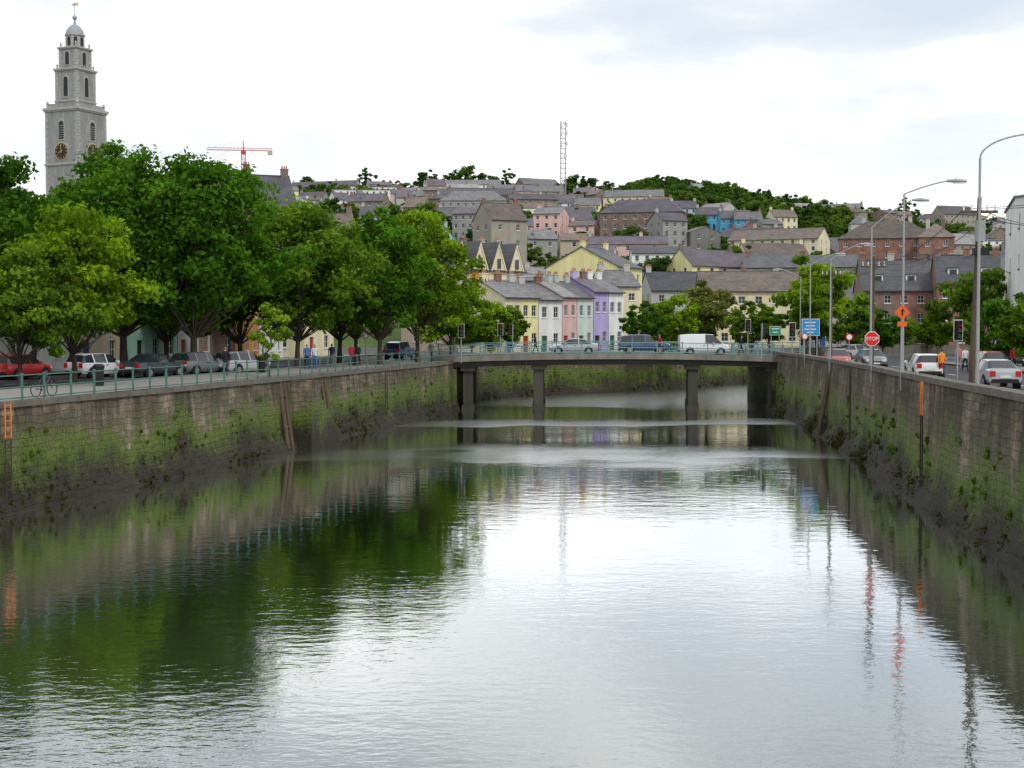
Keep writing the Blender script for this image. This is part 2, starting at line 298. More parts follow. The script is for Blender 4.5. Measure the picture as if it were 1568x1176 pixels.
# ---------------------------------------------------------------- water
def water():
    m,nt,b=newmat('river_water')
    geo=N(nt,'ShaderNodeNewGeometry')
    def nz(sx,sy,sc,det,ro=.55,off=0):
        mp=N(nt,'ShaderNodeMapping'); nt.links.new(geo.outputs['Position'],mp.inputs[0]); mp.inputs['Scale'].default_value=(sx,sy,1); mp.inputs['Location'].default_value=(off,off,0)
        n=N(nt,'ShaderNodeTexNoise',Scale=sc,Detail=det,Roughness=ro); nt.links.new(mp.outputs[0],n.inputs[0]); return n.outputs[0]
    fine=nz(.7,1.0,3.6,3.0); mid=nz(.5,1,1.3,2.0,off=31); patch=nz(.035,.10,1.0,4.0,.6,off=17.3); patch2=nz(.045,.05,1,3,off=5)
    pr=ramp(nt,[(.40,(.05,)*3),(.50,(.25,)*3),(.62,(1,)*3)]); nt.links.new(patch,pr.inputs[0])
    sx=N(nt,'ShaderNodeSeparateXYZ'); nt.links.new(geo.outputs['Position'],sx.inputs[0])
    yy=N(nt,'ShaderNodeMath',operation='MULTIPLY_ADD'); nt.links.new(patch2,yy.inputs[0]); yy.inputs[1].default_value=44; nt.links.new(sx.outputs[1],yy.inputs[2])
    mr=N(nt,'ShaderNodeMapRange'); nt.links.new(yy.outputs[0],mr.inputs[0]); mr.inputs[1].default_value=0; mr.inputs[2].default_value=200
    # wind-ruffled reaches (metres along the river / 200)
    br=ramp(nt,[(.0,(.30,)*3),(.21,(.27,)*3),(.29,(.15,)*3),(.36,(.05,)*3),(.475,(.05,)*3),(.505,(.5,)*3),(.55,(.30,)*3),(.575,(.07,)*3),(.605,(.07,)*3),(.63,(.55,)*3),(.67,(.5,)*3),(.695,(.10,)*3),(.72,(.10,)*3),(.75,(.5,)*3),(1.0,(.5,)*3)]); nt.links.new(mr.outputs[0],br.inputs[0])
    st=N(nt,'ShaderNodeMath',operation='ADD'); 
    k=N(nt,'ShaderNodeMath',operation='MULTIPLY'); nt.links.new(pr.outputs[0],k.inputs[0]); k.inputs[1].default_value=.16
    nt.links.new(k.outputs[0],st.inputs[0]); nt.links.new(br.outputs[0],st.inputs[1])
    hf=N(nt,'ShaderNodeMath',operation='MULTIPLY'); nt.links.new(fine,hf.inputs[0]); nt.links.new(st.outputs[0],hf.inputs[1])
    hm2=N(nt,'ShaderNodeMath',operation='MULTIPLY_ADD'); nt.links.new(mid,hm2.inputs[0]); hm2.inputs[1].default_value=.28; nt.links.new(hf.outputs[0],hm2.inputs[2])
    bp=N(nt,'ShaderNodeBump',Strength=1.0,Distance=.028); nt.links.new(hm2.outputs[0],bp.inputs['Height'])
    fr=N(nt,'ShaderNodeFresnel',IOR=1.34); nt.links.new(bp.outputs[0],fr.inputs['Normal'])
    g=N(nt,'ShaderNodeMath',operation='MULTIPLY_ADD',use_clamp=True); nt.links.new(fr.outputs[0],g.inputs[0]); g.inputs[1].default_value=2.1; g.inputs[2].default_value=.12
    mn=N(nt,'ShaderNodeMath',operation='MINIMUM'); nt.links.new(g.outputs[0],mn.inputs[0]); mn.inputs[1].default_value=.94
    # sub-pixel wavelets: rougher where the wind ruffles the surface further off
    rr_=N(nt,'ShaderNodeMapRange'); nt.links.new(br.outputs[0],rr_.inputs[0]); rr_.inputs[1].default_value=.32; rr_.inputs[2].default_value=.55; rr_.inputs[3].default_value=.03; rr_.inputs[4].default_value=.24
    df=N(nt,'ShaderNodeBsdfDiffuse'); df.inputs[0].default_value=(.035,.046,.022,1)
    gl=N(nt,'ShaderNodeBsdfGlossy'); nt.links.new(rr_.outputs[0],gl.inputs['Roughness']); gl.inputs[0].default_value=(.96,.98,.99,1); nt.links.new(bp.outputs[0],gl.inputs['Normal'])
    mx=N(nt,'ShaderNodeMixShader'); nt.links.new(mn.outputs[0],mx.inputs[0]); nt.links.new(df.outputs[0],mx.inputs[1]); nt.links.new(gl.outputs[0],mx.inputs[2]); nt.links.new(mx.outputs[0],nt.nodes['Material Output'].inputs[0])
    return m
wt=MB(); wt.quad((-120,-60,0),(220,-60,0),(220,260,0),(-120,260,0),water()); wt.obj('river_water',smooth=0)
bd=MB(); bd.quad((-125,-62,-.9),(225,-62,-.9),(225,262,-.9),(-125,262,-.9),M('river_bed_mud',(.05,.04,.03))); bd.obj('river_bed',smooth=0)
# ---------------------------------------------------------------- railings, ladders, fenders
def railing(name,pts,h=1.05,step=1.5,mat=RAILG,post=.05,rails=(1.0,.55,.15),balus=0,thick=.03):
    m=MB(); acc=1e9; prev=None
    P=[Vector(p) for p in pts]
    for i,p in enumerate(P):
        if i: acc+=(p-P[i-1]).length
        if acc>=step or i==len(P)-1:
            m.box(p.x-post,p.x+post,p.y-post,p.y+post,p.z-.02,p.z+h,mat); m.box(p.x-post*1.4,p.x+post*1.4,p.y-post*1.4,p.y+post*1.4,p.z+h,p.z+h+.06,mat)
            if prev is not None:
                for r in rails: m.cyl(prev+Vector((0,0,h*r-.03)),p+Vector((0,0,h*r-.03)),thick,thick,6,mat,False)
                if balus:
                    for k in range(1,balus):
                        q=prev.lerp(p,k/balus); m.cyl(q+Vector((0,0,h*.15)),q+Vector((0,0,h*.97)),.012,.012,4,mat,False)
            prev=p; acc=0
    return m.obj(name,smooth=0)
zt=4.1+.22
lr=[Vector((c.x,c.y,zt-.03)) for c in off(LC,LN,.07*4.1+.25) if 0<c.y<122]; railing('quay_railing',lr,post=.04,thick=.025)
railing('quay_railing',[Vector((c.x,c.y,zt-.03)) for c in off(LC,LN,.07*4.1+.25) if c.y>142],balus=0)
ORG=M('orange_paint',(.65,.2,.05),.6,.25); RUST=M('rusty_iron',(.06,.045,.03),.9,.4,5)
def ladder(C,Nn,y,top,orange=True):
    p,n=at_y(C,Nn,y,.07*2.2-.12); t=Vector((-n.y,n.x,0)); m=MB(); o=ORG if orange else RUST
    for s in(-.2,.2):
        a=p+t*s+n*.10; m.cyl((a.x,a.y,-.2),(a.x,a.y,top-1.3),.03,.03,6,RUST); m.cyl((a.x,a.y,top-1.3),(a.x,a.y,top+.1),.035,.035,6,o)
    z=0
    while z<top:
        a=p+t*-.2+n*.10;b=p+t*.2+n*.10; m.cyl((a.x,a.y,z),(b.x,b.y,z),.02,.02,5,o if z>top-1.3 else RUST); z+=.3
    m.obj('safety_ladder',smooth=60)
ladder(LC,LN,55.6,4.2); ladder(LC,LN,104,4.1,False); ladder(RC,RN,58.5,4.9); ladder(RC,RN,83,4.9,False)
def fender(C,Nn,y,top,along=0.0):
    p,n=at_y(C,Nn,y,.1); t=Vector((-n.y,n.x,0)); m=MB()
    for s in(-.35,.35):
        a=p+t*s+n*.7+t*along; b=p+t*s-n*.25; m.cyl((a.x,a.y,-.8),(b.x,b.y,top),.14,.12,8,WOOD)
    for z in(1.4,3.2):
        f=(z+.8)/(top+.8); q=p+n*(.7-f*.95)+t*along*(1-f); a=q-t*.55;b=q+t*.55; m.cyl((a.x,a.y,z),(b.x,b.y,z),.08,.08,6,WOOD)
    m.obj('timber_fender')
fender(LC,LN,84,4.1,-.8); fender(LC,LN,91.5,4.0,-.8); fender(RC,RN,95,4.4,0)
def buttress(C,Nn,y0,y1,top,proj):
    i0=min(range(len(C)),key=lambda k:abs(C[k].y-y0)); i1=min(range(len(C)),key=lambda k:abs(C[k].y-y1)); m=MB(); a=C[i0];b=C[i1];n=Nn[(i0+i1)//2]; d=(b-a); K=12
    for k in range(K):
        p=a+d*(k/K); q=a+d*((k+1)/K); h=top-(top-.6)*k/(K-1)
        vs=[p-n*.35,q-n*.35,q+n*proj,p+n*proj]
        V=[(v.x,v.y,-.8) for v in vs]+[(v.x,v.y,h) for v in vs]
        m.add(V,[(0,1,2,3),(4,7,6,5),(0,4,5,1),(1,5,6,2),(2,6,7,3),(3,7,4,0)],WM)
    o=m.obj('quay_steps',smooth=0)
    me=o.data; ul=me.uv_layers.new(name='UVMap')
    for l in me.loops:
        v=me.vertices[l.vertex_index].co; ul.data[l.index].uv=((v.x+v.y),v.z)
buttress(LC,LN,85.2,90.6,4.1,1.1)
for C,Nn,y in((LC,LN,70),(LC,LN,97),(RC,RN,72)):
    p,n=at_y(C,Nn,y,.2); m=MB(); m.cyl((p.x-n.x*.3,p.y-n.y*.3,1.5),(p.x+n.x*.35,p.y+n.y*.35,1.46),.16,.16,14,RUST,False); m.cyl((p.x-n.x*.05,p.y-n.y*.05,1.49),(p.x+n.x*.2,p.y+n.y*.2,1.48),.13,.13,14,BLACK); m.obj('drain_outfall')
# ---------------------------------------------------------------- bridge
def bridge():
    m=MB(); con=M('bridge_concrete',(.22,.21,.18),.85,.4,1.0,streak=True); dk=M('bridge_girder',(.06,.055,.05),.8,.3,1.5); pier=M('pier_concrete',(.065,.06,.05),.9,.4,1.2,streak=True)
    x0,x1=-7.2,25.6; y0,y1=125.5,139; n=24
    zt=lambda x: 4.5+.34*(1-((x-9.2)/16.4)**2)
    xs=[x0+(x1-x0)*i/n for i in range(n+1)]
    def beam(ya,yb,dz0,dz1,mat):
        vs=[]
        for x in xs: z=zt(x); vs+=[(x,ya,z+dz0),(x,yb,z+dz0),(x,yb,z+dz1),(x,ya,z+dz1)]
        fs=[(0,3,2,1),(4*n,4*n+1,4*n+2,4*n+3)]
        for i in range(n):
            a=4*i; b=a+4
            for k in range(4): fs.append((a+k,a+(k+1)%4,b+(k+1)%4,b+k))
        m.add(vs,fs,mat)
    beam(y0,y1,-.26,0,con)
    beam(y0-.18,y0+.22,-.34,.16,con); beam(y1-.22,y1+.18,-.34,.16,con)
    for k in range(6):
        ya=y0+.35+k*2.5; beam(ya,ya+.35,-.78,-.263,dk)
    beam(y0+2.0,y1-2.0,.004,.012,asph)
    beam(y0+.24,y0+2.0,.003,.13,pave); beam(y1-2.0,y1-.24,.003,.13,pave)
    for k in(0,5): ya=y0+.25+k*2.5; beam(ya,ya+.55,-.83,-.78,dk)
    for px_,sk in ((717,.0),(824,.03),(1058,.12),(1180,.12)):
        x=X(px_,127); w=.44
        z=zt(x)-.83
        for ya in (y0+.6,y0+4.4,y0+8.2,y1-1.6):
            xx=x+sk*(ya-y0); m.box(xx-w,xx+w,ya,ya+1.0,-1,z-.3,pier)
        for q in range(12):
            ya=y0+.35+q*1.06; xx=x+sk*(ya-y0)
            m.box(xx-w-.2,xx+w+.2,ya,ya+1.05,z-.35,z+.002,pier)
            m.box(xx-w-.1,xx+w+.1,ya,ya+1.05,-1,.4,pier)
    for s,xa,xb in((0,-9.5,-4.9),(1,23.0,28)):
        m.box(xa,xb,y0+.1,y1-.1,-1,3.62,WM)
    m.obj('road_bridge')
    for yy in(y0,y1):
        railing('bridge_railing',[(x,yy,zt(x)+.15) for x in np.linspace(x0,x1,60)],h=1.0,step=1.9,balus=7,thick=.035,post=.05,mat=M('bridge_railing_paint',(.16,.30,.30),.5,.2,4))
    return zt
bz=bridge()
# ---------------------------------------------------------------- houses
def chimney(m,x,y,z,h,mat,pots=3,w=.9,d=.5):
    m.box(x-w/2,x+w/2,y-d/2,y+d/2,z-1.3,z+h,mat); m.box(x-w/2-.06,x+w/2+.06,y-d/2-.06,y+d/2+.06,z+h,z+h+.12,mat)
    for k in range(pots):
        a=x+(k-(pots-1)/2)*.28; m.cyl((a,y,z+h+.12),(a,y,z+h+.5),.1,.08,6,POT)
def house(name,x,y,zb,w,d,he,rh,rot,walls,roof,units=1,ns=2,nw=2,lod=0,chim=True,hip=False,base=4,door=True,frame=None,ww=.95,wh=1.35,sidewin=1,ov=.3,build=None,gabmat=None,seed=0,dormer=False,ext=False):
    m=MB(); rr=random.Random(seed or R.random())
    if not isinstance(walls,(list,tuple)): walls=[walls]
    uw=w/units; sh=he/ns
    for side in(0,1):
        base_T=RZ(math.pi*side)
        for u in range(units):
            uu=u if side==0 else units-1-u
            wl=walls[uu%len(walls)]; wins=[]; dr=side==0 and door
            for s in range(ns):
                for k in range(nw):
                    cx=-uw/2+uw*(k+.5)/nw; z0=s*sh+sh*.32
                    if s==0 and dr and k==0: wins.append((cx-.45,cx+.45,0.05,2.1,rr.choice(DOORS))); continue
                    h2=min(wh,sh*.58)*(1 if s<ns-1 or ns<3 else .85); wins.append((cx-ww/2,cx+ww/2,z0,z0+h2))
            m.T=base_T@TR(-w/2+uw*(u+.5),-d/2); m.facade(uw,he,wins,wl,lod,frame)
    for side in(-1,1):
        wl=walls[0] if side<0 else walls[(units-1)%len(walls)]
        if gabmat: wl=gabmat
        m.T=RZ(math.pi/2*side)@TR(0,-w/2)
        wins=[]
        if sidewin:
            for s in range(ns):
                if d>6 or s>0:
                    for cx in ([0] if d<7.5 else [-d*.22,d*.22]): wins.append((cx-.4,cx+.4,s*sh+sh*.35,s*sh+sh*.35+min(1.2,sh*.5)))
        m.facade(d,he,wins,wl,max(lod,1),frame)
        if not hip: m.add([(-d/2,0,he),(d/2,0,he),(0,0,he+rh)],[(0,1,2)],wl)
    m.T=Matrix.Identity(4)
    m.box(-w/2+.01,w/2-.01,-d/2+.01,d/2-.01,-base,0,walls[0])
    if ext:
        e=rr.uniform(-w*.25,w*.25); m.box(e-1.6,e+1.6,-d/2-2.6,-d/2-.003,-base,2.4,walls[0]); m.add([(e-1.8,-d/2-2.8,2.35),(e+1.8,-d/2-2.8,2.35),(e+1.8,-d/2-.01,3.3),(e-1.8,-d/2-.01,3.3)],[(0,1,2,3)],roof); m.box(e-.6,e+.6,-d/2-2.65,-d/2-2.6,.9,1.9,GLASS)
    k=rh/(d/2); t=.14
    if hip:
        r=min(d/2,w/2-.2); a=w/2+ov;b=d/2+ov; z0=he-.02
        vs=[(-a,-b,z0),(a,-b,z0),(a,b,z0),(-a,b,z0),(-w/2+r,0,he+rh),(w/2-r,0,he+rh),(-a,-b,z0+.12),(a,-b,z0+.12),(a,b,z0+.12),(-a,b,z0+.12)]
        m.add(vs,[(0,3,2,1),(0,1,7,6),(1,2,8,7),(2,3,9,8),(3,0,6,9),(6,7,5,4),(7,8,5),(8,9,4,5),(9,6,4)],roof)
    else:
        a=w/2+ov*.5;b=d/2+ov; z0=he-ov*k; zr=he+rh; vs=[]
        for xx in(-a,a): vs+=[(xx,-b,z0),(xx,0,zr),(xx,b,z0),(xx,b,z0+t),(xx,0,zr+t),(xx,-b,z0+t)]
        m.add(vs,[(0,1,4,5),(1,2,3,4),(6,11,10,7),(7,10,9,8),(5,4,10,11),(4,3,9,10),(0,6,7,1),(1,7,8,2),(0,5,11,6),(2,8,9,3)],roof)
        for yy in(-1,1): m.box(-a,a,yy*(b+.05)-.05,yy*(b+.05)+.05,z0-.02,z0+.1,DARKF)
        if lod==0 or rr.random()<.4: m.box(-a,a,-.12,.12,zr+t-.05,zr+t+.06,roof)
        if lod==1 and rr.random()<.4:
            q=rr.uniform(-w*.3,w*.3); f=.45; m.add([(q-.4,-b*(1-f)-.4,z0+(zr-z0)*f-.4*k+t+.05),(q+.4,-b*(1-f)-.4,z0+(zr-z0)*f-.4*k+t+.05),(q+.4,-b*(1-f)+.4,z0+(zr-z0)*f+.4*k+t+.05),(q-.4,-b*(1-f)+.4,z0+(zr-z0)*f+.4*k+t+.05)],[(0,1,2,3)],GLASS)
    if chim:
        for u in range(0,units+1,1 if lod==0 else 2):
            xx=-w/2+uw*u; xx=min(max(xx,-w/2+.5),w/2-.5)
            if hip: xx*=.5
            chimney(m,xx,0,he+rh,.9,rr.choice([walls[0],W['brickd'],W['lgrey'],W['brick']]),pots=2 if lod else 3)
    if dormer:
        for u in range(units):
            xx=-w/2+uw*(u+.5); z1=he+rh*.25; m.box(xx-.7,xx+.7,-d/2*.72,-d*.1,z1-.3,z1+1.1,W['white']); m.quad((xx-.5,-d/2*.72-.02,z1),(xx+.5,-d/2*.72-.02,z1),(xx+.5,-d/2*.72-.02,z1+.9),(xx-.5,-d/2*.72-.02,z1+.9),GLASS); m.box(xx-.8,xx+.8,-d/2*.74-.1,-d*.1,z1+1.1,z1+1.2,roof)
    if build: build(m)
    return m.obj(name,(x,y,zb),rot,smooth=0)
rf=lambda i:ROOFS[i]
def line_house(name,pa,Da,pb,Db,**kw):
    a=Vector((X(pa,Da),Da));b=Vector((X(pb,Db),Db)); c=(a+b)/2; L=(b-a).length; an=math.atan2(b.y-a.y,b.x-a.x)
    d=kw.get('d',8); c=c+Vector((-math.sin(an),math.cos(an)))*d/2
    return house(name,c.x,c.y,kw.pop('zb',ROAD),L,kw.pop('d',8),kw.pop('he',7),kw.pop('rh',2.6),an,kw.pop('walls'),kw.pop('roof'),**kw)
line_house('terraced_house',773,172,824,176,walls=[W['cream'],W['yellow']],units=2,roof=rf(4),he=6.8,rh=2.0,d=8.5,ww=.8)
line_house('terraced_house',825,176.5,860,179,walls=[W['white']],roof=rf(1),he=6.6,rh=2.0,ww=.8,nw=2)
line_house('terraced_house',861,179.5,883,182,walls=[W['pink']],roof=rf(4),he=7.0,rh=2.0,ww=.7,nw=2)
line_house('terraced_house',884,182.5,908,185,walls=[W['pgreen']],roof=rf(1),he=7.0,rh=2.0,ww=.7,nw=2)
line_house('terraced_house',909,185.5,931,187.5,walls=[W['purple']],roof=rf(3),he=7.8,rh=1.8,ww=.7,nw=2)
line_house('terraced_house',932,188,954,190,walls=[W['white']],roof=rf(1),he=7.8,rh=1.8,ww=.8,nw=2)
house('gabled_house',X(910,222),222,ROAD,9.5,12,12.4,3.0,math.radians(62),[W['yellow']],rf(1),units=1,ns=4,nw=3,sidewin=0,wh=1.3,ww=.9,chim=True)
house('gabled_house',X(940,203),204,ROAD,5,7,9,2.2,math.radians(20),[W['cream']],rf(1),ns=3,nw=2,wh=1.2)
def vict(m):
    w=15.0; n=4
    for i in range(n):
        xx=-w/2+w/n*(i+.5); z=10.6
        m.add([(xx-1.7,-4.7,z),(xx+1.7,-4.7,z),(xx,-4.7,z+3.9)],[(0,1,2)],W['cream'])
        for s in(-1,1): m.prism([(xx+s*1.7,z),(xx+s*1.45,z),(xx,z+3.45),(xx,z+3.95)] if s>0 else [(xx-1.7,z),(xx,z+3.95),(xx,z+3.45),(xx-1.45,z)],-4.82,-4.7,W['cream'])
        m.add([(xx-1.8,-4.85,z),(xx,-4.85,z+4.05),(xx,0,z+4.05),(xx-1.8,0,z)],[(0,1,2,3)],rf(0)); m.add([(xx+1.8,-4.85,z),(xx+1.8,0,z),(xx,0,z+4.05),(xx,-4.85,z+4.05)],[(0,1,2,3)],rf(0))
        m.box(xx-1.2,xx+1.2,-5.3,-4.5,.2,9.6,W['orange'] if i%2 else W['beige'])
        for s in range(3):
            m.box(xx-.9,xx+.9,-5.36,-5.31,1+s*3,2.9+s*3,FRAME); m.box(xx-.8,xx-.05,-5.39,-5.365,1.1+s*3,2.8+s*3,GLASS); m.box(xx+.05,xx+.8,-5.39,-5.365,1.1+s*3,2.8+s*3,GLASS)
        m.box(xx-.35,xx+.35,-4.86,-4.83,z+.5,z+1.8,GLASS)
house('victorian_terrace',X(745,190)-3.2,194,ROAD,15,9,10.9,3.4,math.radians(50),[W['beige'],W['orange'],W['cream'],W['beige']],rf(0),units=4,ns=3,nw=2,build=vict)
house('gabled_house',X(690,215)-1,218,ROAD,8,8,14,4,math.radians(95),[W['lblue']],rf(0),ns=4,nw=2)
house('warehouse',X(830,235),240,5,18,9,9.6,1.6,math.radians(4),[W['white']],rf(4),ns=2,nw=5,door=False,chim=False)
house('warehouse',X(800,225),226,ROAD,9,7,10.4,.5,math.radians(10),[W['lgrey']],rf(1),ns=3,nw=2,door=False,chim=False)
house('long_building',X(1150,228),232,ROAD,16,10,9.0,3.2,math.radians(-4),[W['cream']],rf(2),ns=3,nw=6,ww=1.1,door=False,chim=False)
house('long_building',X(1070,246),250,5,18,10,8.8,3.2,math.radians(6),[W['lgrey']],rf(0),ns=3,nw=5,door=False,hip=False)
house('brick_terrace',X(1402,205),210,ROAD,14,10,8.6,4.4,math.radians(-6),[W['brickd'],W['brick']],rf(0),units=3,ns=3,nw=2,dormer=True)
house('brick_terrace',X(1510,195),204,ROAD,9,10,9.4,4.0,math.radians(-10),[W['brick']],rf(0),units=2,ns=3,nw=2,dormer=True)
house('terraced_house',X(1300,225),230,ROAD,12,9,7.5,3.2,math.radians(4),[W['lgrey'],W['beige']],rf(1),units=2)
house('brick_mansion',X(1368,345),352,Z(402,350),23,13,5.6,4.6,math.radians(-14),[W['brick']],rf(2),ns=2,nw=7,hip=True,base=14)
house('brick_mansion',X(1440,335),340,Z(404,338),8,12,6,3.6,math.radians(-14),[W['brick']],rf(2),ns=2,nw=2,hip=True,base=14)
house('white_corner_building',49.5,121,ROAD,13,17,13.6,.6,math.radians(-14),[W['white']],rf(1),ns=4,nw=4,frame=DARKF,ww=1.2,wh=1.6,chim=False,door=False,seed=4)
house('terraced_house',58,150,ROAD,12,12,9,3,math.radians(-20),[W['lgrey']],rf(0),ns=3,nw=3)
cols=['white','cream','brick','teal','cream','beige','white','beige','teal','lgrey','brickd','orange','white','cream','pink','blue','lgrey']
yy=48; i=0
while yy<150:
    p,n=at_y(LC,LN,yy,20); w=[7.5,6.5,9,8][i%4]; an=math.atan2(n.x,-n.y)
    p2,_=at_y(LC,LN,yy,20+4.6)
    house('quay_house',p2.x,p2.y,ROAD,w,9,[8,9.2,7.4,8.6,10][i%5],2.8,an,[W[cols[i%len(cols)]]],rf(i%4),ns=3,nw=[3,2,3][i%3],seed=i+1)
    yy+=w*.96; i+=1
house('gabled_house',X(378,175),180,8,9,9,14.4,4,math.radians(22),[W['brickd']],rf(0),ns=4,nw=2,base=5)
house('gabled_house',X(330,190),194,8,8,9,17.5,3,math.radians(10),[W['stone']],rf(2),ns=4,nw=2,base=5)
house('gabled_house',X(405,200),204,9,8,8,13,3,math.radians(80),[W['pink']],rf(1),ns=4,nw=2,base=6)
house('long_building',X(555,250),258,12,22,10,11.5,2.8,math.radians(-6),[W['stone']],rf(4),ns=3,nw=7,base=10,chim=False,door=False)
house('long_building',X(470,235),240,12,14,9,10.5,4,math.radians(14),[W['brown']],rf(2),ns=3,nw=4,base=10)
house('gabled_house',X(765,330),334,Z(385,332),9.5,9,7.2,4,math.radians(30),[W['stone']],rf(2),ns=2,nw=2,base=12)
house('white_tower_block',X(975,560),566,Z(352,563),10,10,9.6,.6,math.radians(30),[W['white']],rf(4),ns=4,nw=3,base=14,chim=False,door=False)
house('long_building',X(708,800),806,hill(X(708,800),800)+3,43,11,5.5,3,math.radians(-3),[W['white']],rf(4),ns=2,nw=12,lod=1,base=10,chim=False)
for k,(px_,D_,c_) in enumerate([(1045,560,'lblue'),(1085,545,'blue'),(1120,530,'blue'),(1143,525,'blue'),(1010,570,'beige'),(1195,560,'cream'),(900,560,'yellow')]):
    house('terraced_house',X(px_,D_),D_,hill(X(px_,D_),D_)+4,10,8,5.8,3,math.radians(R.uniform(-20,20)),[W[c_]],rf([3,0,0,1,2,2,1][k]),units=2,lod=1,base=10)
taken=[(X(a,b),b,r) for a,b,r in [(378,180,8),(330,194,8),(405,204,8),(555,258,16),(470,240,11),(765,332,8),(765,318,9),(975,562,11),(975,545,11),(708,803,26),(708,780,24),(1368,350,16),(1368,325,16),(1440,338,9),(1440,318,10),(1045,560,8),(1085,545,8),(1120,530,8),(1143,525,8),(1120,508,13),(1060,535,12),(1195,560,8),(900,560,8),(830,240,11),(1070,250,11),(1150,232,10),(118,290,12),(862,700,5)]]
green=[(1080,650,46),(1010,700,38),(1330,600,32),(1400,640,30),(900,480,15),(790,400,12),(835,300,8),(1230,470,16),(1140,700,42),(560,600,16),(1180,380,10),(1500,480,20),(1060,760,40),(1150,780,30),(1290,720,26),(950,400,8)]
RG=random.Random(77)
for _ in range(34): green.append((RG.uniform(420,1540),RG.uniform(290,800),RG.uniform(8,15)))
palette=['white','cream','grey','lgrey','lgrey','stone','beige','brown','grey','dgrey','white','stone','lgrey','brickd','grey','brick','white','dgrey','brown','pink','yellow','white']
slots=[]
D=250.
while D<835:
    b0,b1=-.30,.42; xx=b0*D
    while xx<b1*D:
        bigb=R.random()<.10 and D>330
        units=1 if bigb else R.choice([1,1,1,2,2,3,4,6]); uw=R.uniform(16,28) if bigb else R.uniform(5.2,8.0)*(1.15 if units<3 else .9); w=units*uw; cx=xx+w/2; cy=D+R.uniform(-8,8)
        inb=any((cx-X(a,b))**2+(cy-b)**2<(r+w*.3)**2 for a,b,r in green)
        hit=any((cx-a)**2+(cy-b)**2<(r+w/2)**2 for a,b,r in taken)
        if (not hit) and (not inb) and R.random()<.78:
            rot=R.gauss(0,.32)+math.radians(8)
            if R.random()<.25 and units<3 and not bigb: rot+=math.radians(R.choice([-75,75]))
            if bigb:
                fl=R.random()<.4
                house('apartment_block' if fl else 'long_building',cx,cy,hill(cx,cy)+R.uniform(.5,2),w,R.uniform(9,13),R.choice([6,8.4,9]),.5 if fl else R.uniform(2.5,4.5),rot,[W[R.choice(['white','lgrey','stone','cream','brickd','grey'])]],R.choice(ROOFS),ns=3,nw=int(w/2.8),lod=1,base=8,hip=(not fl) and R.random()<.4,chim=False)
            else:
                ns=R.choice([2,2,2,3]) if D>330 else 2; c=[W[R.choice(palette)] for _ in range(units)] if R.random()<.4 else [W[R.choice(palette)]]
                house('terraced_house' if units>1 else 'hillside_house',cx,cy,hill(cx,cy)+R.uniform(.2,2.2),w,R.uniform(6.5,10.5),ns*R.uniform(2.5,2.9),R.uniform(1.6,3.6),rot,c,R.choice(ROOFS[:4]+ROOFS),units=units,ns=ns,nw=R.choice([1,2,2,3]),lod=1,base=7,hip=R.random()<.16,chim=R.random()<.75,ext=R.random()<.35)
        else: slots.append((cx,cy,inb))
        if R.random()<.34: slots.append((xx-1.5,cy-3,False))
        xx+=w+R.choice([.5,1.5,3,4,6,9])
    D+=R.uniform(21,27)*(1+ (D-250)/1500)
